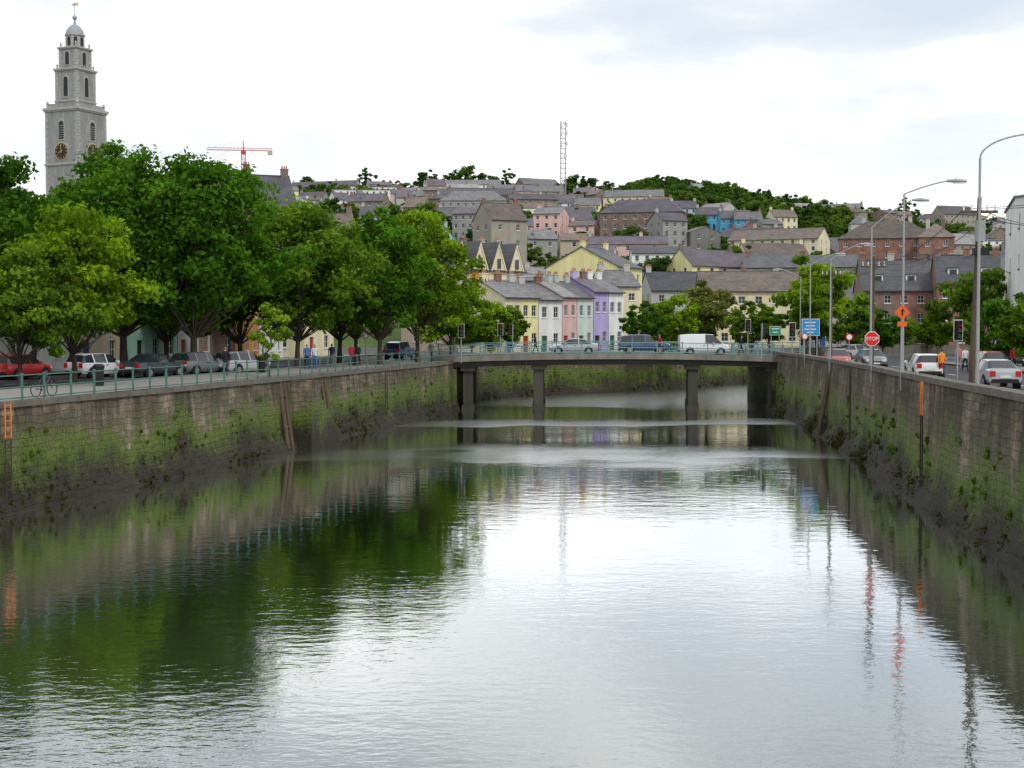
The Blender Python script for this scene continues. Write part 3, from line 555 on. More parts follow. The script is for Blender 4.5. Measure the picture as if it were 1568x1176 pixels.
# ---------------------------------------------------------------- church tower
def tower():
    m=MB(); st=M('tower_limestone',(.28,.28,.275),.85,.3,1.2,streak=True); st2=M('tower_quoins',(.38,.37,.35),.85,.18,1.5); dk=M('louvre_dark',(.03,.03,.035),.8); gold=M('clock_gilding',(.6,.42,.12),.4,metal=.3); lead=M('dome_lead',(.3,.33,.36),.6,.2)
    def tier(hs,z0,z1,mat=st):
        m.box(-hs,hs,-hs,hs,z0,z1,mat)
        for sx in(-1,1):
            for sy in(-1,1):
                z=z0
                k=0
                while z<z1-.6:
                    q=.55 if k%2 else .8; cx=sx*hs; cy=sy*hs
                    m.box(min(cx,cx-sx*q)-(.05 if sx<0 else 0),max(cx,cx-sx*q)+(.05 if sx>0 else 0),min(cy,cy-sy*q)-(.05 if sy<0 else 0),max(cy,cy-sy*q)+(.05 if sy>0 else 0),z,z+.55,st2); z+=.62;k+=1
    def cornice(hs,z,t=.35,o=.35): m.box(-hs-o*.5,hs+o*.5,-hs-o*.5,hs+o*.5,z-t*.6,z,st2); m.box(-hs-o,hs+o,-hs-o,hs+o,z,z+t,st2)
    def arch(w,z0,z1,y,t,mat,T):
        m.T=T; pts=[(-w/2,z0),(w/2,z0)]+[(w/2*math.cos(a),z1-w/2+w/2*math.sin(a)) for a in np.linspace(0,math.pi,9)]
        m.prism(pts,y-t,y+.02,mat)
    def all4(fn):
        for k in range(4): fn(RZ(k*math.pi/2))
        m.T=Matrix.Identity(4)
    tier(4.4,-8,52.7-20); cornice(4.4,52.7-20,.5,.4); cornice(4.4,41.8-20,.3,.25)
    zz=lambda z:z-20
    def f1(T):
        arch(1.9,zz(46.6),zz(50.9),-4.4,.10,st2,T); arch(1.3,zz(46.9),zz(50.5),-4.4,.16,dk,T)
        for j in range(6): m.box(-.6,.6,-4.62,-4.57,zz(47.2)+j*.45,zz(47.32)+j*.45,st)
        n=32; c=zz(44.4)
        for r,y,mat in((1.95,.10,st2),(1.75,.16,dk)):
            m.prism([(r*math.cos(2*math.pi*i/n),c+r*math.sin(2*math.pi*i/n)) for i in range(n)],-4.4-y,-4.35,mat)
        for i in range(12):
            a=i*math.pi/6; ca,sa=math.cos(a),math.sin(a); q=[(1.2,-.06),(1.5,-.07),(1.5,.07),(1.2,.06)]
            m.prism([(u*ca-v*sa,c+u*sa+v*ca) for u,v in q],-4.6,-4.57,gold)
        for a,l in((math.radians(95),1.35),(math.radians(200),.9)):
            ca,sa=math.cos(a),math.sin(a); m.prism([(u*ca-v*sa,c+u*sa+v*ca) for u,v in[(-.3,-.08),(l,-.04),(l,.04),(-.3,.08)]],-4.65,-4.61,gold)
        for i in range(n):
            a=2*math.pi*i/n;b=2*math.pi*(i+1)/n
            m.prism([(1.66*math.cos(a),c+1.66*math.sin(a)),(1.75*math.cos(a),c+1.75*math.sin(a)),(1.75*math.cos(b),c+1.75*math.sin(b)),(1.66*math.cos(b),c+1.66*math.sin(b))],-4.6,-4.57,gold)
        arch(1.2,zz(34),zz(38),-4.4,.12,dk,T)
    all4(f1)
    tier(3.95,zz(53.2),zz(54.1))
    tier(2.9,zz(54.1),zz(60.9)); cornice(2.9,zz(60.9),.35,.35); cornice(2.9,zz(54.6),.25,.2)
    all4(lambda T:(arch(1.6,zz(55.3),zz(59.9),-2.9,.10,st2,T),arch(1.1,zz(55.6),zz(59.5),-2.9,.16,dk,T)))
    tier(2.35,zz(61.2),zz(65.3)); cornice(2.35,zz(65.3),.3,.3)
    all4(lambda T:(arch(1.4,zz(61.8),zz(64.9),-2.35,.10,st2,T),arch(.95,zz(62.0),zz(64.6),-2.35,.16,dk,T)))
    m.lathe([(1.95,zz(65.6)),(1.95,zz(68.0)),(2.2,zz(68.0)),(2.2,zz(68.3))],8,st2,math.pi/8)
    for k in range(8):
        arch(.7,zz(65.9),zz(67.7),-1.80,.12,dk,RZ(k*math.pi/4))
    m.T=Matrix.Identity(4)
    m.lathe([(1.9,zz(68.3)),(1.85,zz(68.8)),(1.5,zz(69.5)),(.9,zz(70.1)),(.35,zz(70.4)),(.22,zz(70.9)),(.2,zz(71.3)),(.45,zz(71.5)),(.5,zz(71.8)),(.3,zz(72.1)),(.06,zz(72.3)),(.05,zz(74.6)),(.0,zz(74.65))],16,lead)
    m.prism([(-.9,zz(74.3)),(-.5,zz(74.5)),(.1,zz(74.75)),(.7,zz(74.5)),(1.0,zz(74.8)),(1.0,zz(74.0)),(.7,zz(74.3)),(.1,zz(74.1))],-.04,.04,gold)
    for hs,z in((4.3,53.2),(2.85,61.25),(2.3,65.6)):
        for sx in(-1,1):
            for sy in(-1,1):
                m.T=TR(sx*(hs-.25),sy*(hs-.25),zz(z)); s=.45 if hs>4 else .32
                m.lathe([(s*.6,0),(s*.6,s),(s*.4,s*1.2),(s*.75,s*2),(s*.6,s*2.6),(s*.15,s*3.1),(0,s*3.8)],8,st2)
    m.T=Matrix.Identity(4)
    o=m.obj('church_tower',(X(120.5,290),290,20-1.8),math.radians(-25)); o.scale=(.95,.95,1.0)
tower()
# ---------------------------------------------------------------- mast & crane
def lattice(m,w,h,step,mat,z0=0,r=.09):
    c=[(-w,-w),(w,-w),(w,w),(-w,w)]
    for x,y in c: m.cyl((x,y,z0),(x,y,z0+h),r,r,5,mat)
    z=z0;k=0
    while z<z0+h-.1:
        for i in range(4):
            a=c[i];b=c[(i+1)%4]; m.cyl((*a,z),(*b,z),r*.6,r*.6,4,mat,False); 
            if k%2: a,b=b,a
            m.cyl((*a,z),(*b,min(z+step,z0+h)),r*.6,r*.6,4,mat,False)
        z+=step;k+=1
m=MB(); lattice(m,1.25,42,2.4,METAL,r=.22)
for z in(30,35,39):
    for a in range(3):
        t=a*2.1; m.cyl((1.9*math.cos(t),1.9*math.sin(t),z),(1.9*math.cos(t),1.9*math.sin(t),z+2.2),.3,.3,8,FRAME)
m.cyl((0,0,42),(0,0,46),.12,.08,6,METAL); m.cyl((1,-1.4,25),(1,-1.9,25),1,1,14,FRAME)
m.obj('communications_mast',(X(862,700),700,Z(300,700)-6))
m=MB(); CR=M('crane_red',(.5,.06,.04),.5); lattice(m,.8,34,2,CR,r=.13)
m.T=TR(0,0,34); m.box(-1,1,-1,1,0,1.6,CR); m.cyl((0,0,1.6),(0,0,5.5),.3,.15,6,CR)
for s,l in((-1,15),(1,12)):
    for yy_,zz_ in((-.5,1.6),(.5,1.6),(0,2.6)): m.cyl((0,yy_,zz_),(s*l,yy_,zz_),.10,.10,5,CR)
    for k in range(10): m.cyl((s*k*l/10,-.5,1.6),(s*(k+.5)*l/10,0,2.6),.07,.07,4,CR); m.cyl((s*(k+.5)*l/10,0,2.6),(s*(k+1)*l/10,.5,1.6),.07,.07,4,CR)
    m.cyl((0,0,5.5),(s*l*.85,0,2.6),.04,.04,4,CR)
m.box(10,12,-.8,.8,0,1.5,W['lgrey'])
m.obj('tower_crane',(X(375,600),600,Z(232,600)-35.6),math.radians(8))
# ---------------------------------------------------------------- trees
def leafmat():
    m,nt,b=newmat('foliage')
    at=N(nt,'ShaderNodeAttribute',attribute_name='tone'); oi=N(nt,'ShaderNodeObjectInfo')
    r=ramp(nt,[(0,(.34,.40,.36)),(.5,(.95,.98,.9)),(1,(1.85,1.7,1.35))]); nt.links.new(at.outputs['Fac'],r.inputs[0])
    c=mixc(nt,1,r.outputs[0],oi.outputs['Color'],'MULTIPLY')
    df=N(nt,'ShaderNodeBsdfDiffuse'); tr=N(nt,'ShaderNodeBsdfTranslucent'); mx=N(nt,'ShaderNodeMixShader')
    nt.links.new(c,df.inputs[0]); tc=mixc(nt,1,c,(1.3,1.4,.5),'MULTIPLY'); nt.links.new(tc,tr.inputs[0]); mx.inputs[0].default_value=.36
    nt.links.new(df.outputs[0],mx.inputs[1]); nt.links.new(tr.outputs[0],mx.inputs[2]); nt.links.new(mx.outputs[0],nt.nodes['Material Output'].inputs[0])
    return m
LEAF=leafmat(); BARK=M('bark',(.075,.06,.045),.95,.4,3,streak=True)
def leaf_arrays(rs,C,Rr,per,leaf,flat=.72,clump=None):
    idx=np.repeat(np.arange(len(C)),per); nL=len(idx)
    d=rs.normal(size=(nL,3)); d/=np.linalg.norm(d,axis=1)[:,None]
    u=(rs.rand(nL)**.45)[:,None]*(1+rs.normal(size=(nL,1))*.12)
    P=C[idx]+d*u*Rr[idx][:,None]*np.array([1.1,1.1,flat])
    nrm=d*.7+rs.normal(size=(nL,3))*.6+np.array([0,0,.35]); nrm/=np.linalg.norm(nrm,axis=1)[:,None]
    t=np.cross(nrm,rs.normal(size=(nL,3))); t/=np.linalg.norm(t,axis=1)[:,None]; bb=np.cross(nrm,t)
    s=(leaf*rs.uniform(.55,1.35,size=nL))[:,None]
    V=np.stack([P-t*s*.5,P+bb*s*.34-t*s*.05,P+t*s*.55,P-bb*s*.34-t*s*.05],1).reshape(-1,3)
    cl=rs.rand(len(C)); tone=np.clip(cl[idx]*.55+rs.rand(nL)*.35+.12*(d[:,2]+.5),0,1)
    return V,tone,nL
def leaf_mesh(name,m,V,tone,nL):
    nv0=len(m.v); nf0=len(m.f)
    verts=np.concatenate([np.array(m.v,dtype=np.float32).reshape(-1,3),V.astype(np.float32)])
    sizes=[len(f) for f in m.f]; loops=np.concatenate([np.array([i for f in m.f for i in f],dtype=np.int32),np.arange(nv0,nv0+4*nL,dtype=np.int32)])
    tot=np.concatenate([np.array(sizes,dtype=np.int32),np.full(nL,4,dtype=np.int32)]); st=np.concatenate([[0],np.cumsum(tot)[:-1]]).astype(np.int32)
    me=bpy.data.meshes.new(name); me.vertices.add(len(verts)); me.vertices.foreach_set('co',verts.ravel()); me.loops.add(len(loops)); me.loops.foreach_set('vertex_index',loops)
    me.polygons.add(len(tot)); me.polygons.foreach_set('loop_start',st); me.polygons.foreach_set('loop_total',tot)
    me.materials.append(BARK); me.materials.append(LEAF)
    me.polygons.foreach_set('material_index',np.concatenate([np.zeros(nf0,dtype=np.int32),np.ones(nL,dtype=np.int32)]))
    me.update(calc_edges=True)
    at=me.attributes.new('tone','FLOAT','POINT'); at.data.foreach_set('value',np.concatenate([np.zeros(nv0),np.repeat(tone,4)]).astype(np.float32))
    return me
def tree_mesh(name,seed,H,cw,cb,nb,per,leaf,bare=0.0,trunk=.22,shape=1.0):
    rs=np.random.RandomState(seed); rr=random.Random(seed); m=MB()
    zc=(H+cb)/2; rz=(H-cb)/2; rx=cw/2
    pts=[Vector((0,0,-.4))]; n=6
    for i in range(1,n+1): pts.append(Vector((rr.uniform(-.12,.12)*i*.6,rr.uniform(-.12,.12)*i*.6,(cb+rz*1.1)*i/n)))
    for i in range(n): m.cyl(pts[i],pts[i+1],trunk*(1-.12*i)*(1.35 if i==0 else 1),trunk*(1-.12*(i+1)),8,BARK,False)
    cs=[];rad=[]
    ph=[rr.uniform(0,6.28) for _ in range(4)]
    for k in range(nb):
        d=rs.normal(size=3); d/=np.linalg.norm(d)
        u=rs.rand()**.36
        az=math.atan2(d[1],d[0]); irr=1+.15*math.sin(2*az+ph[0])+.12*math.sin(5*az+ph[1]+d[2]*4)+rs.normal()*.08
        z=d[2]; wz=(1-.22*z if z>0 else 1+.05*z)*shape
        p=np.array([d[0]*rx*u*irr*wz,d[1]*rx*u*irr*wz,zc+z*rz*u*(.93+rs.normal()*.07)])
        cs.append(p); rad.append(cw*rr.uniform(.065,.135))
    for k,p in enumerate(cs):
        if k%2==0 or bare:
            t=min(.98,max(.25,(p[2]-rz*.9)/(cb+rz*1.1))); f=t*n; i=min(n-1,int(f)); a=pts[i].lerp(pts[i+1],f-i); b=Vector(p)
            mid=a.lerp(b,.5)+Vector((rr.uniform(-.3,.3),rr.uniform(-.3,.3),rr.uniform(-.5,.1)))
            r0=trunk*.32; m.cyl(a,mid,r0,r0*.55,5,BARK,False); m.cyl(mid,b,r0*.55,r0*.18,5,BARK,False)
            for q in range(2): e=b+Vector(rs.normal(size=3))*rad[k]*.6; m.cyl(b.lerp(mid,.2),e,r0*.2,r0*.08,4,BARK,False)
    V,tone,nL=leaf_arrays(rs,np.array(cs),np.array(rad),per,leaf)
    return leaf_mesh(name,m,V,tone,nL)
def tree(name,me,x,y,z,s=1,rot=0,col=(.07,.13,.02),sz=None):
    o=bpy.data.objects.new(name,me); scene.collection.objects.link(o); o.location=(x,y,z); o.scale=(s,s,sz or s); o.rotation_euler=(0,0,rot); o.color=(*col,1); return o
G1=(.07,.165,.016);G2=(.14,.23,.016);G3=(.10,.175,.020);G4=(.052,.13,.016);G5=(.19,.28,.03)
def qt(seed,px,D,H,cw,cb,nb,per,col,leaf=.3,trunk=.22,shape=1.,name='quay_tree',bare=0):
    me=tree_mesh(name,seed,H,cw,cb,nb,per,leaf,bare,trunk,shape); return tree(name,me,X(px,D),D,ROAD,1,0,col)
qt(1,-15,86,13.8,10.5,2.8,130,170,G4,leaf=.34)
qt(2,112,77,9.6,7.8,2.4,105,160,G2,trunk=.17)
qt(3,190,93,15.2,11.5,3.0,175,170,G1,trunk=.28,leaf=.34)
qt(4,298,92,14.2,11.2,3.0,165,170,G1,trunk=.26,leaf=.34)
qt(5,455,104,12.6,10.2,2.4,145,160,G3,trunk=.2,leaf=.34)
qt(7,582,113,12.2,8.4,2.4,105,160,G1,trunk=.2,leaf=.34)
qt(8,640,121,13.9,9.4,2.2,130,160,G2,trunk=.2,leaf=.34)
qt(9,412,84,4.6,2.8,1.0,24,130,G5,leaf=.22,trunk=.08)
big=tree_mesh('avenue_tree_mesh',33,12,9.5,2.2,90,140,.44,0,.22)
for px_,D_,s_,c_ in [(60,108,1.0,G4),(30,72,.60,G3),(255,112,.95,G3),(368,108,.93,G4),(520,122,1.0,G3),(545,135,1.0,G4),(690,138,.66,G3),(330,125,1.05,G4)]:
    tree('avenue_tree',big,X(px_,D_),D_,ROAD,s_,R.uniform(0,6),c_)
protos=[tree_mesh('round_tree_mesh',20+i,8,[6.5,7.5,5.5,7][i],[1.2,.9,1.5,1.1][i],[52,58,48,54][i],90,.46,0,.16) for i in range(4)]
bushm=tree_mesh('bush_mesh',40,3,4.6,.1,26,90,.36,0,.06)
slim=tree_mesh('slim_tree_mesh',41,9,4.2,1.8,36,90,.38,0,.13)
for px_,D_,h_,c_,pm,nm in [(722,150,5.6,G2,0,'young_tree'),(752,152,6.4,G2,1,'young_tree'),(785,153,5.2,G3,2,'young_tree'),(985,160,6.2,G4,0,'young_tree'),(1028,164,7.2,G2,1,'young_tree'),(1083,172,9.3,(.14,.16,.05),3,'young_tree'),
   (1150,150,6.2,G3,0,'young_tree'),(1178,156,5.6,G3,2,'young_tree'),(1252,150,11.3,G2,3,'street_tree'),(1305,160,6.6,G3,1,'street_tree'),(1352,150,5.2,G4,0,'street_tree'),(1420,155,4.2,G3,2,'street_tree'),(1500,128,8.6,G3,1,'street_tree'),(1545,108,6.0,G4,3,'street_tree'),(1575,95,5.6,G3,0,'street_tree'),(1440,170,4.6,G2,3,'street_tree'),(1385,175,4.6,G3,1,'street_tree'),(1230,175,7,G4,2,'street_tree')]:
    s=h_/8; tree(nm,protos[pm],X(px_,D_),D_,ROAD,s,R.uniform(0,6),c_)
HG=[(.05,.10,.025),(.065,.13,.025),(.085,.145,.03),(.045,.09,.025),(.105,.155,.035)]
for (cx,cy,inb) in slots:
    if any((cx-a)**2+(cy-b)**2<(r)**2 for a,b,r in taken): continue
    for k in range(R.choice([1,1,2])):
        x_=cx+R.uniform(-5,5);y_=cy+R.uniform(-4,4); s=R.uniform(.75,1.4)
        tree('hillside_tree',R.choice(protos+[protos[1],slim]),x_,y_,hill(x_,y_)-.3,s,R.uniform(0,6),R.choice(HG),s*R.uniform(.8,1.1))
for gi,(a,b,r) in enumerate(green):
    small=gi>=16; n=max(5,int(r*r/30)) if small else int(r*r/36)
    for k in range(n):
        t=R.uniform(0,6.28); q=r*math.sqrt(R.random()); x_=X(a,b)+q*math.cos(t)*(1.3 if small else 1); y_=b+q*math.sin(t)
        if any((x_-p)**2+(y_-o)**2<(c*.8)**2 for p,o,c in taken): continue
        s=R.uniform(1.15,1.75) if small and b>380 else (R.uniform(1.3,2.0) if a<1200 and b>600 else R.uniform(.8,1.35))
        tree('hillside_tree',R.choice(protos),x_,y_,hill(x_,y_)-.4,s,R.uniform(0,6),R.choice(HG if a<1200 else HG[1:3]+HG[4:]),s*R.uniform(.75,1.1))
for px_,s in [(415,1.5),(430,1.2),(470,2.1),(500,1.5),(562,2.5),(590,1.7),(610,1.5),(655,2.2),(690,2.1),(715,2.5),(735,2.0),(752,1.8),(778,2.3),(800,1.6),(880,2.1),(900,2.0),(930,1.6),(1215,1.5),(1290,1.5),(1330,1.4),(1385,2.2),(1400,1.6),(1440,1.2),(1500,1.5),(1555,1.6)]:
    D_=842+R.uniform(-12,10); x_=X(px_,D_); tree('skyline_tree',slim if px_ in(778,562,1385) else R.choice(protos),x_,D_,hill(x_,D_)-.5,s*R.uniform(.85,1.0),R.uniform(0,6),R.choice(HG[:2]+HG[3:4]))
for px_ in range(955,1185,9):   # wood on the crest
    for k in range(2):
        D_=842-k*16+R.uniform(-6,6); x_=X(px_+R.uniform(-5,5),D_); s=float(np.interp(px_,[955,1000,1040,1110,1185],[1.5,2.55,2.3,2.1,1.2]))*R.uniform(.72,1.06)*(1-.12*k)
        tree('skyline_tree',R.choice(protos),x_,D_,hill(x_,D_)-.8,s,R.uniform(0,6),R.choice(HG[:2]+HG[3:4]),s*.92)
for px_ in range(380,1600,19):
    D_=850+R.uniform(-10,15); x_=X(px_+R.uniform(-9,9),D_)
    tree('skyline_hedge',R.choice([bushm,protos[1]]),x_,D_,hill(x_,D_)-.5,R.uniform(.9,1.6),R.uniform(0,6),R.choice(HG))
for px_ in range(420,1560,52):
    if R.random()<.5 and not 930<px_<1200:
        D_=830+R.uniform(-10,5); x_=X(px_,D_); house('hillside_house',x_,D_,hill(x_,D_)+.5,R.uniform(10,22),8,R.choice([3,5.4]),2.6,R.gauss(0,.2),[W[R.choice(palette)]],R.choice(ROOFS[:4]),units=2,lod=1,base=6)
# weed and plants growing on the quay walls
rs=np.random.RandomState(5)
def wall_growth(name,C,Nn,n,zlo,zhi,rlo,rhi,per,leaf,col,outf,bias=1.0):
    cs=[];rad=[]
    for k in range(n):
        i=rs.randint(len(C)); c=C[i]
        if c.y<25 or c.y>185: continue
        z=zlo+(zhi-zlo)*rs.rand()**bias
        if noise.noise((c.x*.12,c.y*.12,name=='seaweed'))<-.12+.1*rs.rand() and zhi>1.5: continue
        p=c+Nn[i]*outf(z); cs.append((p.x,p.y,z)); rad.append(rs.uniform(rlo,rhi))
    V,t,nL=leaf_arrays(rs,np.array(cs),np.array(rad),per,leaf,1.0); me=leaf_mesh(name,MB(),V,t,nL)
    o=bpy.data.objects.new(name,me); scene.collection.objects.link(o); o.color=(*col,1)
fo=lambda z:-.07*z+max(0,(1.2-z)/1.2)**1.4*.5-.15
for C,Nn in((LC,LN),(RC,RN)):
    wall_growth('wall_plants',C,Nn,520,1.1,3.3,.06,.22,26,.12,(.085,.13,.018),lambda z:-.07*z+.03,1.3)
    wall_growth('seaweed',C,Nn,1300,.05,1.1,.10,.28,14,.15,(.05,.05,.016),fo)
# ---------------------------------------------------------------- vehicles
TYRE=M('tyre_rubber',(.02,.02,.02),.8); HUB=M('alloy_wheel',(.35,.35,.36),.35,.1,metal=.6); CG=M('car_glass',(.02,.025,.03),.08,.1,spec=.7)
RL=M('tail_lamp_red',(.5,.02,.02),.25); HL=M('head_lamp',(.7,.7,.68),.15); PL=M('number_plate',(.75,.75,.7),.5)
def paintm(n,c):
    mm=M('car_paint_'+n,c,.28,.05,1,spec=.6); mm.node_tree.nodes['Principled BSDF'].inputs['Coat Weight'].default_value=.6; return mm
CP=dict(red=paintm('red',(.5,.02,.02)),silver=paintm('silver',(.42,.44,.46)),white=paintm('white',(.75,.75,.75)),dark=paintm('dark',(.03,.035,.045)),blue=paintm('blue',(.03,.07,.17)),grey=paintm('grey',(.14,.15,.16)))
SHAPES={
 'hatch':(4.0,[(-2.0,.48,.72,.78,.70,.6),(-1.96,.3,.93,.98,.80,.70),(-1.72,.27,.95,1.40,.84,.60),(-1.1,.25,.94,1.47,.86,.62),(-1.02,.25,.94,1.475,.86,.62),(-.1,.25,.92,1.48,.87,.63),(-.02,.25,.92,1.48,.87,.63),(.45,.25,.92,1.44,.87,.62),(1.12,.25,.91,.97,.86,.68),(1.7,.27,.78,.84,.83,.62),(1.96,.32,.6,.68,.74,.55),(2.0,.42,.52,.58,.68,.5)]),
 'sedan':(4.5,[(-2.25,.5,.72,.82,.70,.6),(-2.2,.3,.9,1.0,.80,.70),(-1.6,.27,.95,1.02,.85,.68),(-.95,.25,.94,1.38,.87,.60),(-.5,.25,.93,1.43,.87,.61),(-.42,.25,.93,1.435,.87,.61),(.1,.25,.92,1.44,.87,.62),(.4,.25,.92,1.40,.87,.61),(1.15,.25,.9,.96,.87,.68),(1.9,.27,.76,.82,.83,.62),(2.2,.32,.6,.66,.74,.55),(2.25,.42,.52,.58,.68,.5)]),
 'suv':(4.7,[(-2.35,.55,.9,.98,.8,.68),(-2.3,.4,1.05,1.12,.88,.76),(-2.1,.36,1.08,1.68,.90,.68),(-1.2,.34,1.06,1.78,.92,.70),(-1.1,.34,1.06,1.78,.92,.70),(0,.34,1.05,1.79,.93,.70),(.1,.34,1.05,1.79,.93,.70),(.5,.34,1.05,1.74,.93,.69),(1.05,.34,1.04,1.12,.92,.76),(2.0,.36,.98,1.04,.9,.72),(2.3,.42,.8,.88,.82,.64),(2.35,.5,.7,.78,.76,.6)]),
 'van':(4.6,[(-2.3,.45,.95,1.75,.84,.76),(-2.26,.32,1.0,1.85,.88,.78),(-1.2,.3,1.0,1.92,.9,.78),(-.1,.3,1.0,1.92,.9,.78),(0.0,.3,1.0,1.92,.9,.78),(.75,.3,1.0,1.88,.9,.76),(1.5,.3,1.0,1.14,.9,.76),(2.1,.33,.86,.96,.85,.66),(2.3,.42,.62,.72,.76,.6)])}
def car(name,px,D,col,kind,head,z=ROAD,x=None):
    L,S=SHAPES[kind]; m=MB(); P=CP[col]; vs=[]; n=len(S)
    for (x_,zb,zbelt,zt_,w,wt_) in S:
        half=[(w*.9,zb),(w,zb+.18),(w*1.01,(zb+zbelt)/2+.05),(w*.99,zbelt),(wt_,zt_-.03),(wt_*.75,zt_+.01)]
        vs+=[(x_,-a,b) for a,b in half]+[(x_,a,b) for a,b in reversed(half)]
    k=12
    for i in range(n-1):
        s0,s1=S[i],S[i+1]; c0=s0[3]-s0[2]>.3;c1=s1[3]-s1[2]>.3
        for j in range(k):
            a=i*k+j;b=i*k+(j+1)%k; q=(a,b,b+k,a+k)
            mat=P
            if j in(3,7):
                if c0 and c1 and (s1[0]-s0[0])>.12: mat=CG
                elif c0!=c1: mat=CG
                if kind=='van' and s1[0]<=.05: mat=P
            if j in(4,5,6) and c0!=c1: mat=CG
            if j==11: mat=BLACK
            m.add([vs[t] for t in q],[(0,3,2,1)],mat)
    m.add(vs[:k],[tuple(range(k))],P); m.add(vs[-k:],[tuple(range(k-1,-1,-1))],P)
    fx,rx=L*.31,-L*.30; wr=.32 if kind!='suv' else .37; hw=S[n//2][4]
    for xw in(fx,rx):
        for sy in(-1,1):
            y0=sy*(hw+.012); m.cyl((xw,sy*(hw-.25),wr+.02),(xw,y0,wr+.02),wr+.07,wr+.07,18,BLACK)
            m.cyl((xw,sy*(hw-.2),wr),(xw,sy*(hw+.03),wr),wr,wr,18,TYRE); m.cyl((xw,sy*(hw),wr),(xw,sy*(hw+.045),wr),wr*.62,wr*.58,10,HUB)
    zl=S[1][2]-.12
    for sy in(-1,1):
        m.box(-L/2-.02,-L/2+.10,sy*.62-.14,sy*.62+.14,zl-.16,zl+.12,RL); zf=S[-3][2]-.02
        m.box(L/2-.12,L/2+.005,sy*.56-.17,sy*.56+.17,zf-.17,zf,HL)
        xm=L*.17; m.box(xm-.08,xm+.08,sy*(hw+.09)-.09,sy*(hw+.09)+.09,S[5][2]+.0,S[5][2]+.14,P)
        m.box(-L*.05,L*.0,sy*(hw+.01)-.012,sy*(hw+.01)+.012,S[5][2]-.14,S[5][2]-.10,BLACK)
    m.box(-L/2-.03,-L/2,-.26,.26,.55,.67,PL); m.box(L/2,L/2+.03,-.26,.26,.40,.51,PL)
    m.box(L/2-.04,L/2+.012,-.4,.4,.52,.62,BLACK); m.box(-L/2-.025,-L/2+.05,-.66,.66,.30,.47,BLACK)
    xx=X(px,D) if x is None else x
    return m.obj(name,(xx,D,z),math.radians(head),smooth=40)
zc=lambda px:bz(X(px,131))+.012
car('silver_car',878,130.5,'silver','sedan',180,zc(878)); car('blue_suv',986,132.5,'blue','suv',0,zc(986)); car('white_van',1078,130.5,'white','van',0,zc(1078))
car('parked_car',30,84,'red','hatch',70); car('parked_car',150,87,'white','hatch',60); car('parked_car',235,88,'dark','sedan',64); car('parked_car',305,92,'grey','hatch',60); car('parked_car',370,94,'silver','hatch',58); car('parked_car',612,133,'blue','suv',75)
car('parked_car',1281,106,'red','hatch',-95); car('parked_car',1334,106,'grey','hatch',-93); car('parked_car',1415,86,'white','hatch',84); car('parked_car',1524,72.5,'silver','sedan',84); car('parked_car',1512,96,'red','hatch',86); car('parked_car',1310,140,'silver','sedan',20); car('parked_car',1560,110,'dark','suv',84)
# ---------------------------------------------------------------- street furniture
def lamp(px,D,H,arm,adir,rise,curved=False,rot=0,d=None):
    m=MB(); m.cyl((0,0,0),(0,0,1.2),.10,.09,10,METAL); m.cyl((0,0,1.2),(0,0,H),.07,.045,10,METAL)
    prev=Vector((0,0,H)); ns=10
    for k in range(1,ns+1):
        t=k/ns
        if curved: p=Vector((arm*(1-math.cos(t*math.pi/2))*1.0 if t<1 else arm,0,H+rise*math.sin(t*math.pi/2)))
        else: p=Vector((arm*t,0,H+rise*(1-(1-t)**1.4)))
        m.cyl(prev,p,.034,.03,7,METAL,False); prev=p
    e=prev; m.cyl(e+Vector((-.15,0,0)),e+Vector((.25,0,0)),.06,.10,10,METAL); m.cyl(e+Vector((.25,0,0)),e+Vector((.75,0,-.03)),.12,.07,10,METAL); m.box(e.x+.15,e.x+.7,-.08,.08,e.z-.12,e.z-.08,HL)
    return m.obj('street_lamp',(X(px,D),D,ROAD),math.radians(adir),smooth=50)
lamp(1497,53,9.3,2.2,-5,.9,curved=True); lamp(1382,67,9.3,2.1,-5,.6); lamp(1333,78,8.5,2.3,-5,1.5); lamp(1271,95,7.6,2.0,-5,1.0); lamp(1240,113,8,2.0,-5,.9); lamp(1225,140,8,2.0,180,.8)
def upole(px,D,H,lean=.12,xf=True):
    m=MB(); m.cyl((0,0,0),(lean,0,H),.12,.08,10,WOOD); 
    m.box(lean-.7,lean+.7,-.05,.05,H-.6,H-.5,WOOD)
    for s in(-.6,-.3,.3,.6): m.cyl((lean+s,0,H-.5),(lean+s,0,H-.28),.04,.025,6,FRAME)
    if xf: m.cyl((lean-.05,-.25,H-1.7),(lean-.05,-.25,H-.9),.2,.2,10,METAL); m.box(lean-.3,lean+.3,-.35,-.1,H-2.2,H-1.95,BLACK)
    return m.obj('utility_pole',(X(px,D),D,ROAD),0,smooth=50)
upole(1487,54.5,8.0,.25); upole(1335,79.5,7.0,.05,False); upole(1272,97,7.2,.0,False)
def cable(a,b,sag,name='overhead_cable',r=.016):
    m=MB(); a=Vector(a);b=Vector(b); prev=a
    for k in range(1,15):
        t=k/14; p=a.lerp(b,t)-Vector((0,0,4*sag*t*(1-t))); m.cyl(prev,p,r,r,4,BLACK,False); prev=p
    m.obj(name,smooth=0)
P0=(X(1487,54.5)+.25,54.5,11.75); P1=(X(1335,79.5),79.5,10.8); P2=(X(1272,97),97,11)
for s in(-.6,.6): cable((P0[0]+s,P0[1],P0[2]),(P1[0]+s,P1[1],P1[2]),.7); cable((P1[0]+s,P1[1],P1[2]),(P2[0]+s,P2[1],P2[2]),.4); cable((P0[0]+s,P0[1],P0[2]),(36,60+s,15),.5)
cable(P0,(45,112,16.5),.9); cable((P0[0],P0[1],11.4),(26,52,10.8),.3)
LG=[M('signal_red',(.4,.02,.02),.3),M('signal_amber',(.35,.15,.02),.3),M('signal_green',(.02,.25,.1),.3)]
